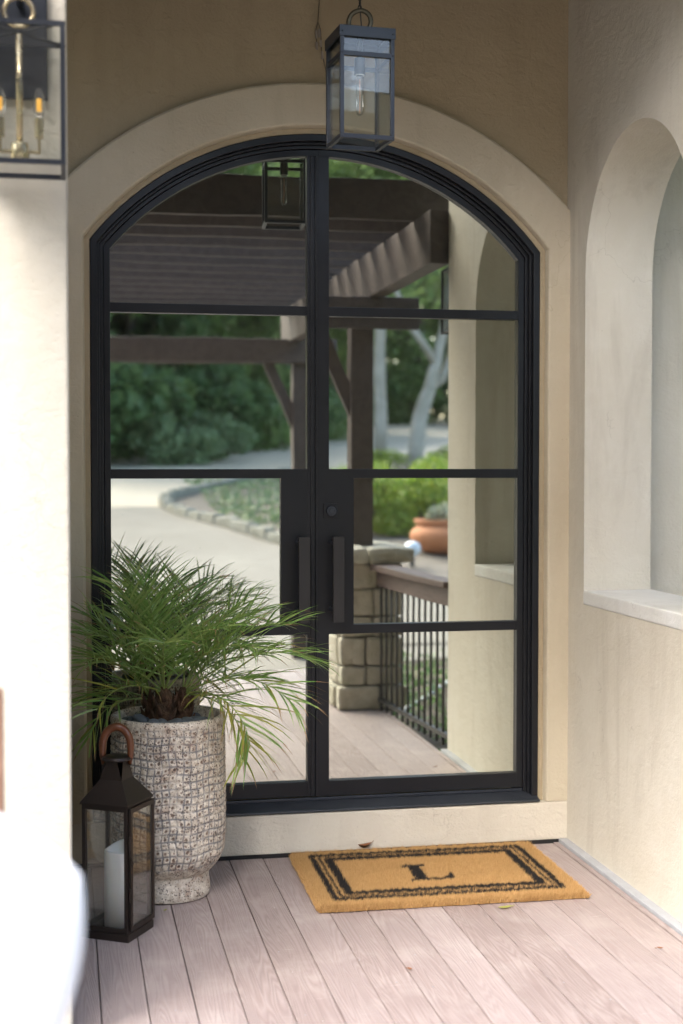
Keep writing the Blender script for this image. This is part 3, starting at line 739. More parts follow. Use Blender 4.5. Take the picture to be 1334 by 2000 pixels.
# ================================================================== LANTERNS
# --- hanging lantern
pd = thing('pendant_lantern', (.993, -.782, 2.634), 'dark blue metal and glass lantern hanging above the door', 'lantern', rz=R(4.5))
s = .188; h = .37; bt = .013
def bar4(mb, z0, z1, half, t):
    for a, b in ((-1, 0), (1, 0)): mb.box((-half, a*half-(t if a > 0 else 0), z0), (half, a*half+(t if a < 0 else 0), z1))
    for a in (-1, 1): mb.box((a*half-(t if a > 0 else 0), -half+t+.0006, z0+.0004), (a*half+(t if a < 0 else 0), half-t-.0006, z1-.0004))
f = MB(); hs = s/2
bar4(f, 0, .015, hs, bt)
for a in (-1, 1):
    for b in (-1, 1): f.box((a*hs-(bt if a > 0 else 0), b*hs-(bt if b > 0 else 0), .0152), (a*hs+(bt if a < 0 else 0), b*hs+(bt if b < 0 else 0), h-.0355))
f.build('frame', 'navy', pd, bevel=.001)
f = MB(); bar4(f, h-.098, h-.083, hs-.001, .009); f.build('cross_rail', 'navy', pd, bevel=.001)
f = MB(); bar4(f, h-.036, h, hs+.003, .006); f.box((-hs, -hs, h-.004), (hs, hs, h-.0005)); f.build('cap', 'navy', pd, bevel=.001)
for a, ax in ((-1, 0), (1, 0), (-1, 1), (1, 1)):
    q = hs-.010
    lo, hi = ((-q, a*q-.001, .012), (q, a*q+.001, h-.02)) if ax == 0 else ((a*q-.001, -q+.002, .012), (a*q+.001, q-.002, h-.02))
    MB().box(lo, hi).build('pane', 'glass', pd)
rivet = MB().lathe([(.0035, 0), (.003, .0018), (.0012, .0026)], 10).mesh('rivet', 'navy', smooth=True)
for x_ in (-1, 1):
    for z_ in (.0075, h-.09, h-.02):
        o = link('rivet', rivet, pd); o.rotation_euler[0] = R(90); o.location = (x_*(hs-.0065), -hs-(.003 if z_ > h-.05 else 0), z_)
MB().lathe([(.0185, h-.135), (.0185, h-.085), (.0185, h-.0805), (.009, h-.08), (.009, h-.005)], 24).build('socket', 'socket', pd, smooth=False)
MB().lathe([(.013, h-.137), (.0155, h-.139), (.0155, h-.1345), (.013, h-.1345)], 24, cap=False).build('socket_ring', 'porcelain', pd)
bp = [(.0105, h-.134), (.0135, h-.145), (.0135, h-.255), (.011, h-.266), (.005, h-.271), (.0005, h-.2715)]
MB().lathe(bp, 20).build('bulb', 'bulb', pd, smooth=True)
MB().tube([(0, 0, h-.15), (.0006, 0, h-.2), (0, 0, h-.262)], .0014, 6).build('filament', 'filament2', pd)
rg = MB(); rg.tube([(.038*math.cos(a), 0, h+.043+.038*math.sin(a)) for a in np.linspace(0, 2*math.pi, 41)], .0085, 10, cap=False)
o = rg.build('ring', 'chain', pd, smooth=True); o.scale = (1, .6, 1); o.rotation_euler[2] = R(-25)
c = MB(); zc_ = h+.088
while zc_ < .93:
    k = len(c.v); c.tube([((.006*math.cos(a), 0, zc_+.011*math.sin(a)) if int(zc_*1000/18) % 2 else (0, .006*math.cos(a), zc_+.011*math.sin(a))) for a in np.linspace(0, 2*math.pi, 13)], .0018, 6, cap=False); zc_ += .018
c.build('chain', 'iron', pd, smooth=True)
MB().tube([(.002, .004, h), (.006, .0, h+.03), (.001, -.004, h+.07), (.003, .003, h+.2), (0, 0, .93)], .0022, 6).build('cable', 'iron', pd)

# --- wall lantern (built about the middle of its back, on the wall face)
def wall_lantern(loc, label):
    t = thing('wall_lantern', loc, label, 'lantern', 'wall lanterns beside the entrance')
    w_, dp, H_ = .113, .20, .35; y0, y1 = -.235, -.035
    k = .012
    for a in (-1, 1):
        for yy in (y0, y1-k): MB().box((a*w_-(k if a > 0 else 0), yy, 0), (a*w_+(k if a < 0 else 0), yy+k, H_)).build('frame_post', 'navy', t, bevel=.001)
    for zz in (0, H_-k):
        f = MB()
        for yy in (y0, y1-k): f.box((-w_+k, yy+.0003, zz+.0003), (w_-k, yy+k-.0003, zz+k))
        for a in (-1, 1): f.box((a*w_-(k if a > 0 else 0)+.0003, y0+k-.0005, zz+.0006), (a*w_+(k if a < 0 else 0)-.0003, y1-k+.0005, zz+k-.0003))
        f.build('frame_rail', 'navy', t)
    f = MB(); f.tube([(-w_, y0, H_-.005), (w_, y1, H_-.005)], .0035, 6); f.tube([(-w_, y1, H_-.0052), (w_, y0, H_-.0052)], .0035, 6); f.build('top_brace', 'navy', t)
    MB().box((-w_+k, y0+.004, k), (w_-k, y0+.006, H_-k)).build('pane', 'glass', t)
    for a in (-1, 1): MB().box((a*(w_-.006)-.001, y0+k, k), (a*(w_-.006)+.001, y1-k, H_-k)).build('pane', 'glass', t)
    MB().box((-.068, -.018, .21), (.068, .0, .52)).build('back_plate', 'navy', t, bevel=.003)
    MB().tube([(0, -.01, .45), (0, -.135, .45)], .009, 10).build('arm', 'navy', t)
    yc = (y0+y1)/2
    MB().tube([(0, yc, H_-.01), (0, yc, .06)], .008, 14).build('rod', 'brass', t, smooth=True)
    auto_smooth(MB().lathe([(.021, .026), (.0225, .028), (.0225, .066), (.020, .069)], 24, (0, yc, 0)).build('hub', 'brass', t))
    g = MB()
    for a in (-1, 1):
        g.box((a*.047-.003 if a > 0 else -.05, yc-.003, .030), (.05 if a > 0 else -.044, yc+.003, .066)) if False else None
        g.box((min(0, a*.048), yc-.004, .044), (max(0, a*.048), yc+.004, .052)); g.box((a*.048-.004, yc-.0039, .0445), (a*.048+.004, yc+.0039, .086))
    g.build('candle_arm', 'brass', t, bevel=.0006)
    for a in (-1, 1):
        auto_smooth(MB().lathe([(.011, .084), (.011, .132), (.008, .133)], 18, (a*.048, yc, 0)).build('candle_sleeve', 'brass', t))
        MB().lathe([(.007, .133), (.012, .144), (.0162, .160), (.0152, .178), (.010, .195), (.0045, .205), (.0006, .208)], 18, (a*.048, yc, 0)).build('bulb', 'bulb', t, smooth=True)
        MB().lathe([(.0005, .150), (.0065, .151), (.0065, .182), (.0005, .183)], 10, (a*.048, yc, 0)).build('filament', 'filament', t, smooth=True)
    rg = MB(); rg.tube([(.036*math.cos(a), yc, H_+.046+.036*math.sin(a)) for a in np.linspace(0, 2*math.pi, 41)], .0065, 10, cap=False); rg.build('ring', 'brass', t, smooth=True)
    return t
l1 = wall_lantern((-.1035, -1.722, 2.287), 'black framed lantern with brass candle arms on the pale wing wall')
l2 = copy_tree(l1); l2.location = (XR+.14, -1.722, 2.265); l2['label'] = 'black framed lantern on the end of the arched wall, seen mirrored in the glass'

# --- floor lantern
fl = thing('floor_lantern', (.165, -.826, 0), 'dark bronze candle lantern with curved leather handle standing beside the textured planter', 'lantern', rz=R(-31))
a_ = .084
b = MB().box((-a_-.004, -a_-.004, 0), (a_+.004, a_+.004, .026)); b.build('base', 'bronze', fl, bevel=.002)
k = .013; zt = .44
for sx in (-1, 1):
    for sy in (-1, 1): MB().box((sx*a_-(k if sx > 0 else 0), sy*a_-(k if sy > 0 else 0), .026), (sx*a_+(k if sx < 0 else 0), sy*a_+(k if sy < 0 else 0), zt)).build('corner_post', 'bronze', fl, bevel=.0012)
for z0_, z1_ in ((.0262, .042), (zt-.016, zt-.0004)): f = MB(); bar4(f, z0_, z1_, a_-.0004, .006); f.build('rail', 'bronze', fl, bevel=.001)
for a, ax in ((-1, 0), (1, 0), (-1, 1)):
    q = a_-.007; lo, hi = ((-q, a*q-.001, .03), (q, a*q+.001, zt-.01)) if ax == 0 else ((a*q-.001, -q, .03), (a*q+.001, q, zt-.01))
    MB().box(lo, hi).build('pane', 'glass_dusty', fl)
d = MB(); dx0 = a_+.003
for y0, y1, z0, z1 in ((-a_+.006, -a_+.020, .034, zt-.004), (a_-.012, a_+.002, .034, zt-.004), (-a_+.020, a_-.012, .034, .050), (-a_+.020, a_-.012, zt-.020, zt-.004)): d.box((dx0, y0, z0), (dx0+.007, y1, z1))
dr = d.build('lantern_door', 'bronze', fl, bevel=.001)
MB().box((dx0+.002, -a_+.018, .046), (dx0+.004, a_-.010, zt-.016)).build('pane', 'glass_dusty', dr)
for z_ in (.13, .30): MB().tube([(dx0+.004, -a_+.002, z_), (dx0+.004, -a_+.002, z_+.045)], .0035, 8).build('hinge', 'bronze', dr)
MB().tube([(dx0+.006, -a_+.004, .285), (dx0+.010, -a_+.004, .27), (dx0+.012, -a_+.012, .258), (dx0+.006, -a_+.02, .25)], .002, 6).build('latch', 'bronze', dr)
e0, e1, nz = a_+.005, .040, .527
rf = MB(); q = [(-e0, -e0, zt), (e0, -e0, zt), (e0, e0, zt), (-e0, e0, zt), (-e0, -e0, zt+.006), (e0, -e0, zt+.006), (e0, e0, zt+.006), (-e0, e0, zt+.006), (-e1, -e1, nz-.012), (e1, -e1, nz-.012), (e1, e1, nz-.012), (-e1, e1, nz-.012)]
rf.add(q, [(0, 1, 5, 4), (1, 2, 6, 5), (2, 3, 7, 6), (3, 0, 4, 7), (4, 5, 9, 8), (5, 6, 10, 9), (6, 7, 11, 10), (7, 4, 8, 11), (0, 3, 2, 1)])
roof = rf.build('roof', 'bronze', fl, bevel=.0008)
nk = MB(); n0, n1, ztri = .040, .034, .578
for j in range(4):                         # four triangular leaves round the vent, apex down at the corners
    c0, s0_ = math.cos(j*math.pi/2), math.sin(j*math.pi/2)
    def rt(p): return (p[0]*c0-p[1]*s0_, p[0]*s0_+p[1]*c0, p[2])
    A = [(-n0, -n0, nz-.014), (n0, -n0, nz-.014), (n0*.45, -n1, ztri), (-n0*.45, -n1, ztri)]
    Bq = [(p[0]*.97, p[1]+.002, p[2]) for p in A]
    nk.add([rt(p) for p in A+Bq], [(0, 1, 2, 3), (4, 7, 6, 5), (0, 4, 5, 1), (1, 5, 6, 2), (2, 6, 7, 3), (3, 7, 4, 0)])
nk.build('vent', 'bronze', fl)
auto_smooth(MB().lathe([(.030, .572), (.048, .576), (.050, .580), (.046, .587), (.030, .592), (.002, .594)], 32).build('cap', 'bronze', fl))
hp = []
for t in np.linspace(0, math.pi, 21): hp.append((.046*math.cos(t), -.0+.0, .622+.062*math.sin(t)))
hp = [(.043, 0, .562), (.046, 0, .59)] + hp + [(-.046, 0, .59), (-.043, 0, .562)]
hd = MB().tube(hp, [.007, .0105]+[.0125+.0015*math.sin(i/20*math.pi) for i in range(21)]+[.0105, .007], 14).build('handle', 'handle', fl, smooth=True); hd.rotation_euler[2] = R(20)
for a in (-1, 1): MB().lathe([(.005, -.012), (.0065, 0), (.004, .006)], 10, (a*.045*math.cos(R(20)), a*.045*math.sin(R(20)), .57)).build('rivet', 'chain', fl, smooth=True)
cd = MB(); n = 40; rC = .046
top = [.285+.012*math.sin(2*math.pi*i/n+.6)+.006*math.sin(4*math.pi*i/n) for i in range(n)]
vs = []
for r_, fz in ((rC, lambda i: .0268), (rC, lambda i: top[i]-.006), (rC-.002, lambda i: top[i]-.001), (rC-.006, lambda i: top[i]), (rC-.010, lambda i: top[i]-.006), (rC-.016, lambda i: top[i]*.3+.258*.7), (.004, lambda i: .259)):
    for i in range(n): vs.append((r_*math.cos(2*math.pi*i/n), r_*math.sin(2*math.pi*i/n), fz(i)))
cd.add(vs, [(j*n+i, j*n+(i+1) % n, (j+1)*n+(i+1) % n, (j+1)*n+i) for j in range(6) for i in range(n)] + [tuple(reversed(range(n))), tuple(range(6*n, 7*n))])
co = cd.build('candle', 'candle', smooth=True); co.location = (.168, -.83, 0)
tag(co, 'white pillar candle with wavy rim inside the floor lantern', 'candle')

# ================================================================== POT AND PALM
PC = (.363, -.425)
def potmat():
    t = NT('pitted_glazed_ceramic'); p = t.pos(obj=True)
    at = t.add('ShaderNodeAttribute', attribute_name='groove'); cr = t.add('ShaderNodeAttribute', attribute_name='crater'); g = at.outputs['Fac']
    n = t.noise(p, 60, 5, .65); n2 = t.noise(p, 9, 4); n3 = t.noise(p, 28, 4, .6)
    v = t.voro(p, 120); hole = t.math('LESS_THAN', v.outputs['Distance'], t.math('MULTIPLY_ADD', n3, .95, -.18))
    col = t.mix(t.ramp(n, [(.35, (0, 0, 0)), (.62, (1, 1, 1))]), (.42, .35, .27), (.74, .67, .56))
    grey = t.math('MULTIPLY', g, t.ramp(t.noise(p, 21, 4), [(.33, (0, 0, 0)), (.52, (1, 1, 1))]))
    col = t.mix(t.math('MULTIPLY', grey, .95), col, (.12, .125, .14))
    col = t.mix(t.math('MULTIPLY', t.ramp(t.noise(p, 3.4, 5, .7), [(.5, (0, 0, 0)), (.7, (1, 1, 1))]), .5), col, (.22, .20, .19))
    rust = t.math('MULTIPLY', t.ramp(n2, [(.42, (0, 0, 0)), (.6, (1, 1, 1))]), t.math('MULTIPLY_ADD', cr.outputs['Fac'], .75, t.math('MULTIPLY', t.ramp(n3, [(.5, (0, 0, 0)), (.66, (1, 1, 1))]), .55)), clamp=True)
    col = t.mix(rust, col, (.27, .12, .055))
    col = t.mix(t.math('MULTIPLY', t.ramp(cr.outputs['Fac'], [(.16, (0, 0, 0)), (.4, (1, 1, 1))]), .85), col, (.12, .07, .048))
    col = t.mix(t.math('MULTIPLY', hole, .8), col, (.08, .06, .05))
    h = t.math('SUBTRACT', t.math('MULTIPLY', n, .6), t.math('MULTIPLY', hole, .8))
    return t.fin(col, .6, t.bump(h, .8, .004))
M['pot'] = potmat()
pot = thing('textured_planter', (PC[0], PC[1], 0), 'tall whitish pitted ceramic planter with grid pattern in front of the door', 'planter')
prof = [(.0, .004), (.125, .0), (.146, .004), (.150, .02), (.147, .05), (.143, .078), (.143, .088), (.160, .100), (.185, .13), (.2, .165), (.206, .21), (.2075, .30), (.207, .42), (.206, .54), (.2045, .60), (.205, .625), (.206, .640), (.204, .650), (.196, .654), (.186, .652), (.181, .642), (.179, .60), (.178, .585)]
dz = []
for (r0, z0), (r1, z1) in zip(prof, prof[1:]):
    L = math.hypot(r1-r0, z1-z0); n = max(1, int(round(L/.0034)))
    dz += [(r0+(r1-r0)*i/n, z0+(z1-z0)*i/n) for i in range(n)]
dz.append(prof[-1])
NA = 480; NR = len(dz); CELL = 50; JR = int(np.argmax([z for r, z in dz]))
ang = np.arange(NA)/NA*2*np.pi
vv = np.zeros((NR, NA, 3)); gr = np.zeros((NR, NA)); cra = np.zeros((NR, NA))
jit = rng.uniform(-.17, .17, (60, CELL, 2)); dep = rng.uniform(-.1, 1, (60, CELL)).clip(0, 1); 
for j, (r_, z_) in enumerate(dz):
    outer_ = j < JR and z_ < .640 and r_ > .12
    wgt = 0.0
    if outer_ and z_ > .105: wgt = min(1, (z_-.105)/.03, (.632-z_)/.012)
    u = ang/(2*np.pi)*CELL + .12*np.sin(z_*60) ; vrow = z_/.0262 + .12*np.sin(ang*9)
    ui = np.floor(u).astype(int) % CELL; vi = int(z_/.0262)
    vif = np.floor(vrow).astype(int).clip(0, 59)
    fu = u-np.floor(u); fv = vrow-np.floor(vrow)
    du = np.minimum(fu, 1-fu); dv = np.minimum(fv, 1-fv)
    groove = np.clip(1.25-np.minimum(du*1.15, dv)/.15, 0, 1)
    jt = jit[vif, ui]; rad = np.hypot(fu-.5-jt[:, 0], fv-.5-jt[:, 1])
    c_ = np.clip(1-rad/.30, 0, 1)*dep[vif, ui]
    nz_ = np.array([mnoise.noise(Vector((math.cos(a)*r_*70, math.sin(a)*r_*70, z_*70))) for a in ang]) if r_ > .12 else 0
    disp = wgt*(-.0032*groove - .008*c_) + (.0013*nz_ if outer_ else .0004*nz_)
    rr = r_+disp
    vv[j, :, 0] = rr*np.cos(ang); vv[j, :, 1] = rr*np.sin(ang); vv[j, :, 2] = z_
    gr[j] = groove*max(wgt, 0); cra[j] = c_*max(wgt, 0)
q = np.arange(NR-1)[:, None]*NA+np.arange(NA)[None, :]; q2 = np.arange(NR-1)[:, None]*NA+(np.arange(NA)[None, :]+1) % NA
F4 = np.stack([q, q2, q2+NA, q+NA], -1).reshape(-1)
me = bpy.data.meshes.new('vessel'); nf = len(F4)//4
me.vertices.add(NR*NA); me.vertices.foreach_set('co', vv.reshape(-1)); me.loops.add(len(F4)); me.loops.foreach_set('vertex_index', F4)
me.polygons.add(nf); me.polygons.foreach_set('loop_start', np.arange(0, len(F4), 4)); me.update(calc_edges=True)
for nm, ar_ in (('groove', gr), ('crater', cra)):
    at = me.attributes.new(nm, 'FLOAT', 'POINT'); at.data.foreach_set('value', ar_.reshape(-1).astype(np.float32))
me.polygons.foreach_set('use_smooth', [True]*nf); me.materials.append(M['pot']); link('vessel', me, pot)
MB().lathe([(.179, .592), (.12, .60), (.02, .602)], 40).build('soil', 'soil', pot)
pm = []
for k in range(4):
    bm = bmesh.new(); bmesh.ops.create_icosphere(bm, subdivisions=3, radius=1)
    for v in bm.verts: v.co *= 1+.16*noisy(v.co+Vector((k*7, 0, 0)), .9)
    m_ = bpy.data.meshes.new('pebble'); bm.to_mesh(m_); bm.free(); m_.materials.append(M['pebble']); m_.polygons.foreach_set('use_smooth', [True]*len(m_.polygons)); pm.append(m_)
for i in range(34):
    ring_i = i % 3; rr = (.148, .105, .075)[ring_i]+random.uniform(-.012, .012); an = i*2.399+random.uniform(-.2, .2)
    o = link('pebble', pm[i % 4]); sc_ = random.uniform(.021, .032)
    o.scale = (sc_*random.uniform(1.1, 1.5), sc_*random.uniform(.8, 1.1), sc_*.62)
    o.location = (PC[0]+rr*math.cos(an), PC[1]+rr*math.sin(an), .612+random.uniform(0, .012)+(.016 if ring_i == 1 else 0)); o.rotation_euler = (random.uniform(-.3, .3), random.uniform(-.3, .3), random.uniform(0, 6))
    tag(o, 'smooth slate grey pebble covering the soil of the textured planter', 'pebble', 'pebbles in the planter')

palm = thing('palm', (PC[0], PC[1], .60), 'small green date palm with arching feathery fronds in the planter', 'palm')
for k, (tx, ty, th_, tr) in enumerate(((-.015, -.02, .13, .034), (.055, .015, .12, .028), (-.06, .03, .10, .022))):
    b = MB(); pr = [(tr*1.0, -.02), (tr*1.15, .02), (tr*1.0, .06), (tr*.8, th_), (tr*.35, th_+.025)]
    b.lathe(pr, 14, (tx, ty, 0))
    for j in range(16):
        a = j*2.4; zz = .01+j*.0065; d = Vector((math.cos(a), math.sin(a), 0))
        p0 = Vector((tx, ty, zz))+d*tr*.95
        b.tube([p0, p0+d*.008+Vector((0, 0, .018)), p0+d*.017+Vector((0, 0, .04))], [.009, .007, .002], 5)
    b.build('trunk', 'trunkfib', palm, smooth=True)
UPV = Vector((0, 0, 1))
def frond(base, az, el, length, droop, nl=34, ll=.16, old=0, twist=0.0, sag=1.0, side_bend=0.0):
    """one feather frond: rachis mesh + leaflets"""
    b = MB(); p = Vector(base); dirh = Vector((math.cos(az), math.sin(az), 0)); side = Vector((-math.sin(az), math.cos(az), 0))
    N = 22; pts = []; e = el
    for i in range(N+1):
        pts.append(p.copy()); a2 = az+side_bend*i/N; dh = Vector((math.cos(a2), math.sin(a2), 0))
        p += (dh*math.cos(e)+UPV*math.sin(e))*(length/N); e -= droop/N*(.4+1.2*i/N)
    b.tube(pts, [.0042*(1-.8*i/N) for i in range(N+1)], 5, mi=3)
    for j in range(nl):
        for sg in (-1, 1):
            t = .17+.83*(j+random.uniform(-.25, .25)+(.4 if sg > 0 else 0))/nl; t = min(max(t, .15), .998)
            fi = t*N; i = min(int(fi), N-1); q = pts[i].lerp(pts[i+1], fi-i)
            tan = (pts[i+1]-pts[i]).normalized(); sd = tan.cross(UPV); sd = sd.normalized() if sd.length > .05 else side.copy()
            nrm = sd.cross(tan).normalized()
            L = ll*(.55+.75*math.sin(math.pi*min(1, .12+.80*t)))*random.uniform(.8, 1.12)
            fw = .55+.75*t*random.uniform(.8, 1.2)                   # forward sweep
            d = (sd*sg*1.0+tan*fw+nrm*random.uniform(-.15, .75)+Vector((random.gauss(0,.12), random.gauss(0,.12), 0))).normalized()
            wd = random.uniform(.0026, .0044); g = sag*random.uniform(.3, 1.5)
            P = [q]; dd_ = d.copy(); ns = 4
            for s_ in range(ns):
                P.append(P[-1]+dd_*L/ns); dd_ = (dd_-UPV*g*.16*(s_+1)/2).normalized()
            wv = d.cross(nrm); wv = wv.normalized()*wd if wv.length > .01 else sd*wd
            wv = (wv*math.cos(.6)+nrm*wd*math.sin(.6)*random.choice((-1, 1)))
            ws = (.55, 1, .85, .5)
            vs = []
            for s_ in range(ns): vs += [P[s_]-wv*ws[s_], P[s_]+wv*ws[s_]]
            vs.append(P[ns])
            m0 = 1 if (old and random.random() < old) else 0
            b.add(vs, [(0, 1, 3, 2), (2, 3, 5, 4)], m0); b.add(vs, [(4, 5, 7, 6)], m0)
            b.add([vs[6], vs[7], vs[8]], [(0, 1, 2)], 2 if random.random() < (.28 if not old else .75) else m0)
    o = b.build('frond', ['palm', 'palm_old', 'palm_tip', 'rachis'], palm, fixn=False, smooth=True); return o
C1, C2, C3 = (-.015, -.02, .13), (.055, .015, .12), (-.06, .03, .10)
FR = [ # crown, azimuth, elevation, length, droop, old
 (C1, 100, 80, .46, .5, 0), (C1, 235, 68, .52, .9, 0), (C1, 180, 62, .40, 1.5, 0), (C1, 200, 45, .40, 1.7, .1), (C1, 265, 55, .46, 1.5, .1), (C1, 300, 62, .50, 1.4, 0), (C1, 325, 50, .55, 1.6, .05), (C1, 215, 25, .36, 1.7, .3), 
 (C2, 10, 66, .50, 1.2, 0), (C2, 345, 56, .58, 1.4, 0), (C2, 330, 40, .60, 1.5, 0), (C2, 318, 28, .58, 1.8, .15), (C2, 25, 48, .44, 1.6, 0), (C2, 305, 14, .50, 2.3, .6), (C2, 320, 4, .46, 2.5, .75), (C2, 70, 76, .42, .8, 0), (C2, 350, 72, .48, 1.0, 0),
 (C3, 150, 60, .42, 1.3, 0), (C3, 190, 70, .44, 1.0, 0), (C3, 120, 66, .42, 1.0, 0), (C3, 172, 22, .34, 1.9, .1), (C3, 205, 12, .32, 2.1, .2), (C3, 225, 52, .44, 1.6, 0), (C1, 60, 62, .38, 1.2, 0), (C1, 150, 84, .45, .4, 0), (C1, 240, 80, .42, .7, 0)]
for c_, az, el, ln, dr_, old in FR:
    frond(c_, R(az+random.uniform(-4, 4)), R(el), ln*random.uniform(.95, 1.05)*(.88 if math.cos(R(az)) > .5 else .97), dr_*.8, nl=int(15*ln/.5)+6, ll=.20*(.75+.5*ln), old=old, side_bend=random.uniform(-.25, .25))

# ================================================================== DOORMAT
MW, MD, MH = .975, .70, .032
mat_ = thing('doormat', (1.345, -.428, 0), 'tan coir doormat with black border lines and letter L before the door', 'doormat', rz=R(-.8))
def coir(name, a, b):
    t = NT(name); g = t.add('ShaderNodeNewGeometry'); n = t.noise(t.pos(), 30, 3)
    return t.fin(t.mix(t.math('MULTIPLY_ADD', g.outputs['Random Per Island'], .7, t.math('MULTIPLY', n, .3)), a, b), .8)
M['coir'] = coir('tan_coir', (.37, .20, .065), (.65, .42, .175)); M['coir_black'] = coir('black_coir', (.007, .006, .006), (.022, .019, .017))
M['coir_back'] = coir('coir_backing', (.20, .10, .03), (.3, .16, .05))
MB().box((-MW/2+.008, -MD/2+.008, .001), (MW/2-.008, MD/2-.008, .012)).build('backing', 'coir_back', mat_)
LP = [(-.085, .105), (.02, .105), (.02, .092), (-.008, .086), (-.012, -.075), (.0, -.090), (.055, -.088), (.085, -.065), (.098, -.035), (.108, -.035), (.098, -.105), (-.085, -.105), (-.085, -.093), (-.058, -.086), (-.056, .085), (-.085, .092)]
def inpoly(x, y, P):
    c = np.zeros(x.shape, bool); j = len(P)-1
    for i in range(len(P)):
        xi, yi = P[i]; xj, yj = P[j]
        c ^= ((yi > y) != (yj > y)) & (x < (xj-xi)*(y-yi)/(yj-yi+1e-12)+xi); j = i
    return c
def pattern(x, y):
    x = x+rng.normal(0, .001, x.shape); y = y+rng.normal(0, .001, y.shape)
    e = np.minimum(MW/2-np.abs(x), MD/2-np.abs(y))
    k = ((e > .062) & (e < .082)) | ((e > .094) & (e < .101)) | ((e > .116) & (e < .146))
    return k | inpoly((x+.03)*1.13, (y+.01)*1.1, LP)
def tuft(n, black):
    x = rng.uniform(-MW/2, MW/2, n*3); y = rng.uniform(-MD/2, MD/2, n*3)
    x = x*(1+.003*np.sin(y*37)+.002*np.sin(y*91)); y = y*(1+.004*np.sin(x*29)+.003*np.sin(x*83)); k = pattern(x, y)
    x, y = x[k == black], y[k == black]
    edge = np.minimum(MW/2-np.abs(x), MD/2-np.abs(y)); m = len(x)
    lean = rng.normal(0, .0035 if black else .0045, (m, 2)); outx = np.where(MW/2-np.abs(x) < .02, np.sign(x)*.006, 0); outy = np.where(MD/2-np.abs(y) < .02, np.sign(y)*.006, 0)
    hgt = MH*rng.uniform(.72, 1.05, m)*(1.03 if black else 1)*np.clip(.62+edge/.03, .62, 1)
    hgt *= 1+.16*np.sin(x*210+3*np.sin(y*55))*np.sin(y*190+3*np.sin(x*47)); lean[:, 0] += .0012*np.sin(x*75+y*40); lean[:, 1] += .0012*np.sin(y*85-x*33)
    a = rng.uniform(0, 2*np.pi, m); w = rng.uniform(.0009, .0021, m)
    v = np.empty((m, 3, 3)); base = np.stack([x, y, np.full(m, .004)], 1); sd = np.stack([np.cos(a)*w, np.sin(a)*w, np.zeros(m)], 1)
    v[:, 0] = base-sd; v[:, 1] = base+sd; v[:, 2] = np.stack([x+lean[:, 0]+outx, y+lean[:, 1]+outy, hgt], 1)
    me = bpy.data.meshes.new('pile'); me.vertices.add(m*3); me.vertices.foreach_set('co', v.reshape(-1)); me.loops.add(m*3); me.loops.foreach_set('vertex_index', np.arange(m*3))
    me.polygons.add(m); me.polygons.foreach_set('loop_start', np.arange(0, m*3, 3)); me.update(calc_edges=True)
    me.materials.append(M['coir_black' if black else 'coir']); return me
o = link('coir_pile', tuft(90000, False), mat_); o['kind'] = 'stuff'
o = link('printed_pile', tuft(200000, True), mat_); o['kind'] = 'stuff'

# ================================================================== SMALL THINGS
def leafobj(name, loc, rz, L, wd, mat, label, curl=1.0):
    b = MB(); n = 8; vs = []
    for i in range(n+1):
        t = i/n; w_ = wd*math.sin(math.pi*min(1, t*.96+.02))**.8; zc_ = curl*L*.35*(t-.5)**2*2+.003
        for s_ in (-1, 0, 1): vs.append(((t-.5)*L, s_*w_, zc_+abs(s_)*w_*.6*curl))
    for i in range(n):
        for s_ in range(2): k = i*3+s_; b.add([], []); b.f.append((k, k+1, k+4, k+3)); b.mi.append(0)
    b.v = vs; b.tube([(L*.5, 0, curl*L*.17), (L*.72, .004, curl*L*.25)], .0012, 5)
    o = b.build(name, mat, smooth=True, fixn=False); o.location = loc; o.rotation_euler[2] = rz
    return tag(o, label, 'leaf')
leafobj('fallen_leaf', (1.165, -.058, .022), R(20), .062, .014, 'leafbrown', 'curled brown dry leaf at the back edge of the doormat', 1.6)
leafobj('fallen_leaf', (1.50, -.835, .001), R(10), .055, .010, 'leafgreen', 'small yellow green leaf lying on the deck in front of the doormat', .5)
leafobj('fallen_leaf', (.335, -.64, .001), R(60), .02, .005, 'leafgreen', 'tiny yellow leaf scrap on the deck at the foot of the planter', .8)
for x_, y_, lb in ((1.86, -1.33, 'tiny red brown leaf scrap on the deck beside the arched wall'), (1.03, -1.36, 'tiny brown twig scrap on the bare deck boards')):
    leafobj('fallen_leaf', (x_, y_, .001), random.uniform(0, 3), .022, .006, 'leafbrown', lb, .8)
b = MB()
for i in range(90):
    x_, y_ = random.uniform(.1, 1.95), random.uniform(-1.75, -.1); s_ = random.uniform(.0007, .0022)
    if .84 < x_ < 1.86 and y_ > -.80: continue
    b.box((x_-s_, y_-s_*.6, 0.0), (x_+s_, y_+s_*.6, s_*.8))
dbr = b.build('deck_grit', 'plug_grey'); tag(dbr, 'scattered pale grit and crumbs on the deck boards', 'grit', kind='stuff')
cb = thing('hanging_cable', (.985, -.004, 3.2), 'thin brown cable with pale plug connectors hanging on the wall above the door', 'cable')
MB().tube([(.012, 0, .38), (.008, -.002, .17), (.002, -.003, .08), (-.006, -.006, .05), (-.004, -.007, .0)], .0016, 6).build('wire', 'cable', cb)
MB().tube([(.002, -.003, .08), (.012, -.006, .05), (.017, -.004, -.03), (.030, -.002, -.09), (.046, .001, -.158)], .0016, 6).build('wire', 'cable', cb)
for x_, z_, L in ((-.006, .045, .03), (-.004, .0, .028), (.006, .05, .03), (.012, .008, .025), (.018, -.035, .03)):
    MB().tube([(x_, -.008, z_), (x_+.001, -.008, z_-L)], .0048, 8).build('plug', 'plug', cb)

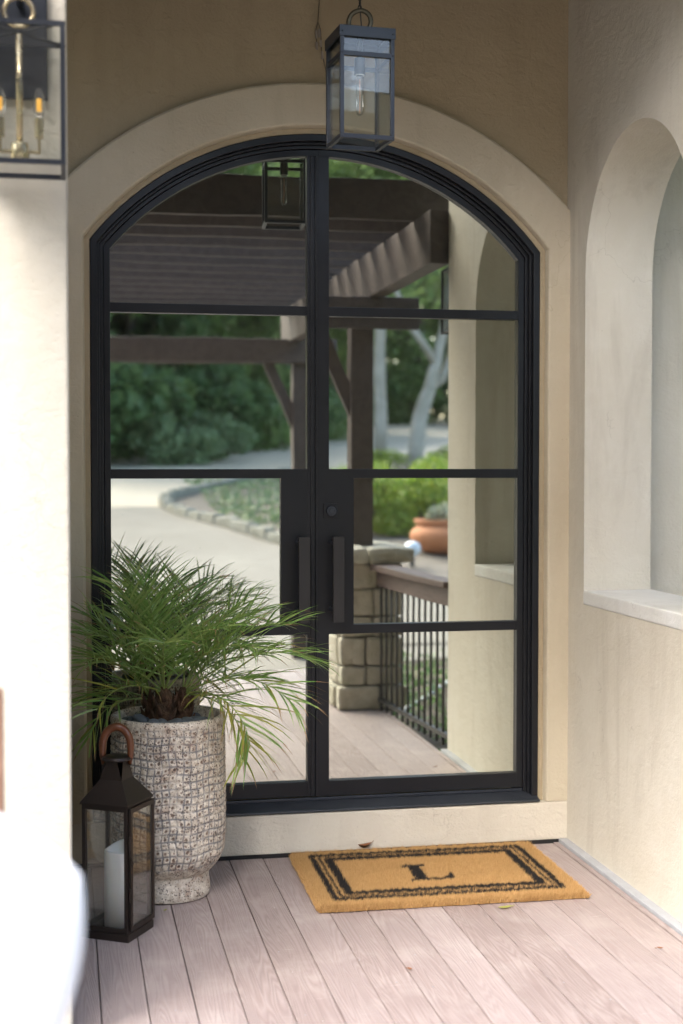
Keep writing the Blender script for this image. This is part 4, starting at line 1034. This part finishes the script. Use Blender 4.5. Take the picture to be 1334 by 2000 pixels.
# ================================================================== SEATING BESIDE THE CAMERA
ch = thing('garden_chair', (-.45, -2.75, 0), 'brown wooden garden chair standing against the pale wing wall', 'chair', rz=0)
for sx in (-1, 1):
    MB().box((sx*.30-.03, .04, 0), (sx*.30+.03, .09, 1.09)).build('back_post', 'chairwood', ch, bevel=.006)
    MB().box((sx*.30-.03, -.52, 0), (sx*.30+.03, -.46, .62)).build('leg', 'chairwood', ch, bevel=.006)
    MB().box((sx*.30-.04, -.54, .62), (sx*.30+.04, .10, .645)).build('armrest', 'chairwood', ch, bevel=.006)
MB().box((-.33, .045, 1.02), (.33, .085, 1.11)).build('top_rail', 'chairwood', ch, bevel=.01)
for i in range(6): MB().box((-.24+i*.082, .055, .42), (-.19+i*.082, .075, 1.02)).build('back_slat', 'chairwood', ch, bevel=.003)
MB().box((-.27, -.52, .39), (.27, .05, .42)).build('seat', 'chairwood', ch, bevel=.005)

so = thing('lounge_chair', (-.40, -3.87, 0), 'high backed lounge chair with white cushions beside the deck edge', 'chair')
for sx in (-1, 1):
    for yy in (-.35, .28): MB().box((sx*.36-.03, yy-.03, 0), (sx*.36+.03, yy+.03, .36)).build('leg', 'chairwood', so, bevel=.005)
MB().box((-.40, -.40, .30), (.40, .32, .37)).build('seat_frame', 'chairwood', so, bevel=.008)
MB().box((-.39, .27, .37), (.33, .31, .86)).build('back_frame', 'chairwood', so, bevel=.008)
def pillow(w_, h_, d_, name, parent, loc, rot=(0, 0, 0), pw=.5, rd=.0):
    n = 28; b = MB(); top = []; bot = []
    for j in range(n+1):
        for i in range(n+1):
            u, v_ = -1+2*i/n, -1+2*j/n
            pr = max(0, (1-abs(u)**2.6)*(1-abs(v_)**2.6))**pw
            cx = u*w_/2*(1-.05*(1-abs(v_))**1*abs(u)); cz = v_*h_/2*(1-.05*(1-abs(u))*abs(v_))
            cx *= math.sqrt(1-rd*v_*v_); cz *= math.sqrt(1-rd*u*u)
            wr = .006*noisy(Vector((u*2, v_*2, 1.3)), 1.7)
            top.append((cx, -d_/2*pr-wr*pr, cz)); bot.append((cx, d_/2*pr+wr*pr, cz))
    fs = [(j*(n+1)+i, j*(n+1)+i+1, (j+1)*(n+1)+i+1, (j+1)*(n+1)+i) for j in range(n) for i in range(n)]
    b.add(top, fs); b.add(bot, [tuple(reversed(f_)) for f_ in fs])
    o = b.build(name, 'white_fabric', parent, smooth=True); o.location = loc; o.rotation_euler = rot; return o
pillow(.72, .72, .22, 'seat_cushion', so, (-.02, -.05, .46), (R(90), 0, 0), .35, .15)
pillow(.56, .56, .22, 'back_cushion', so, (.135, .12, .915), (R(8), R(20), 0), .4, .38)
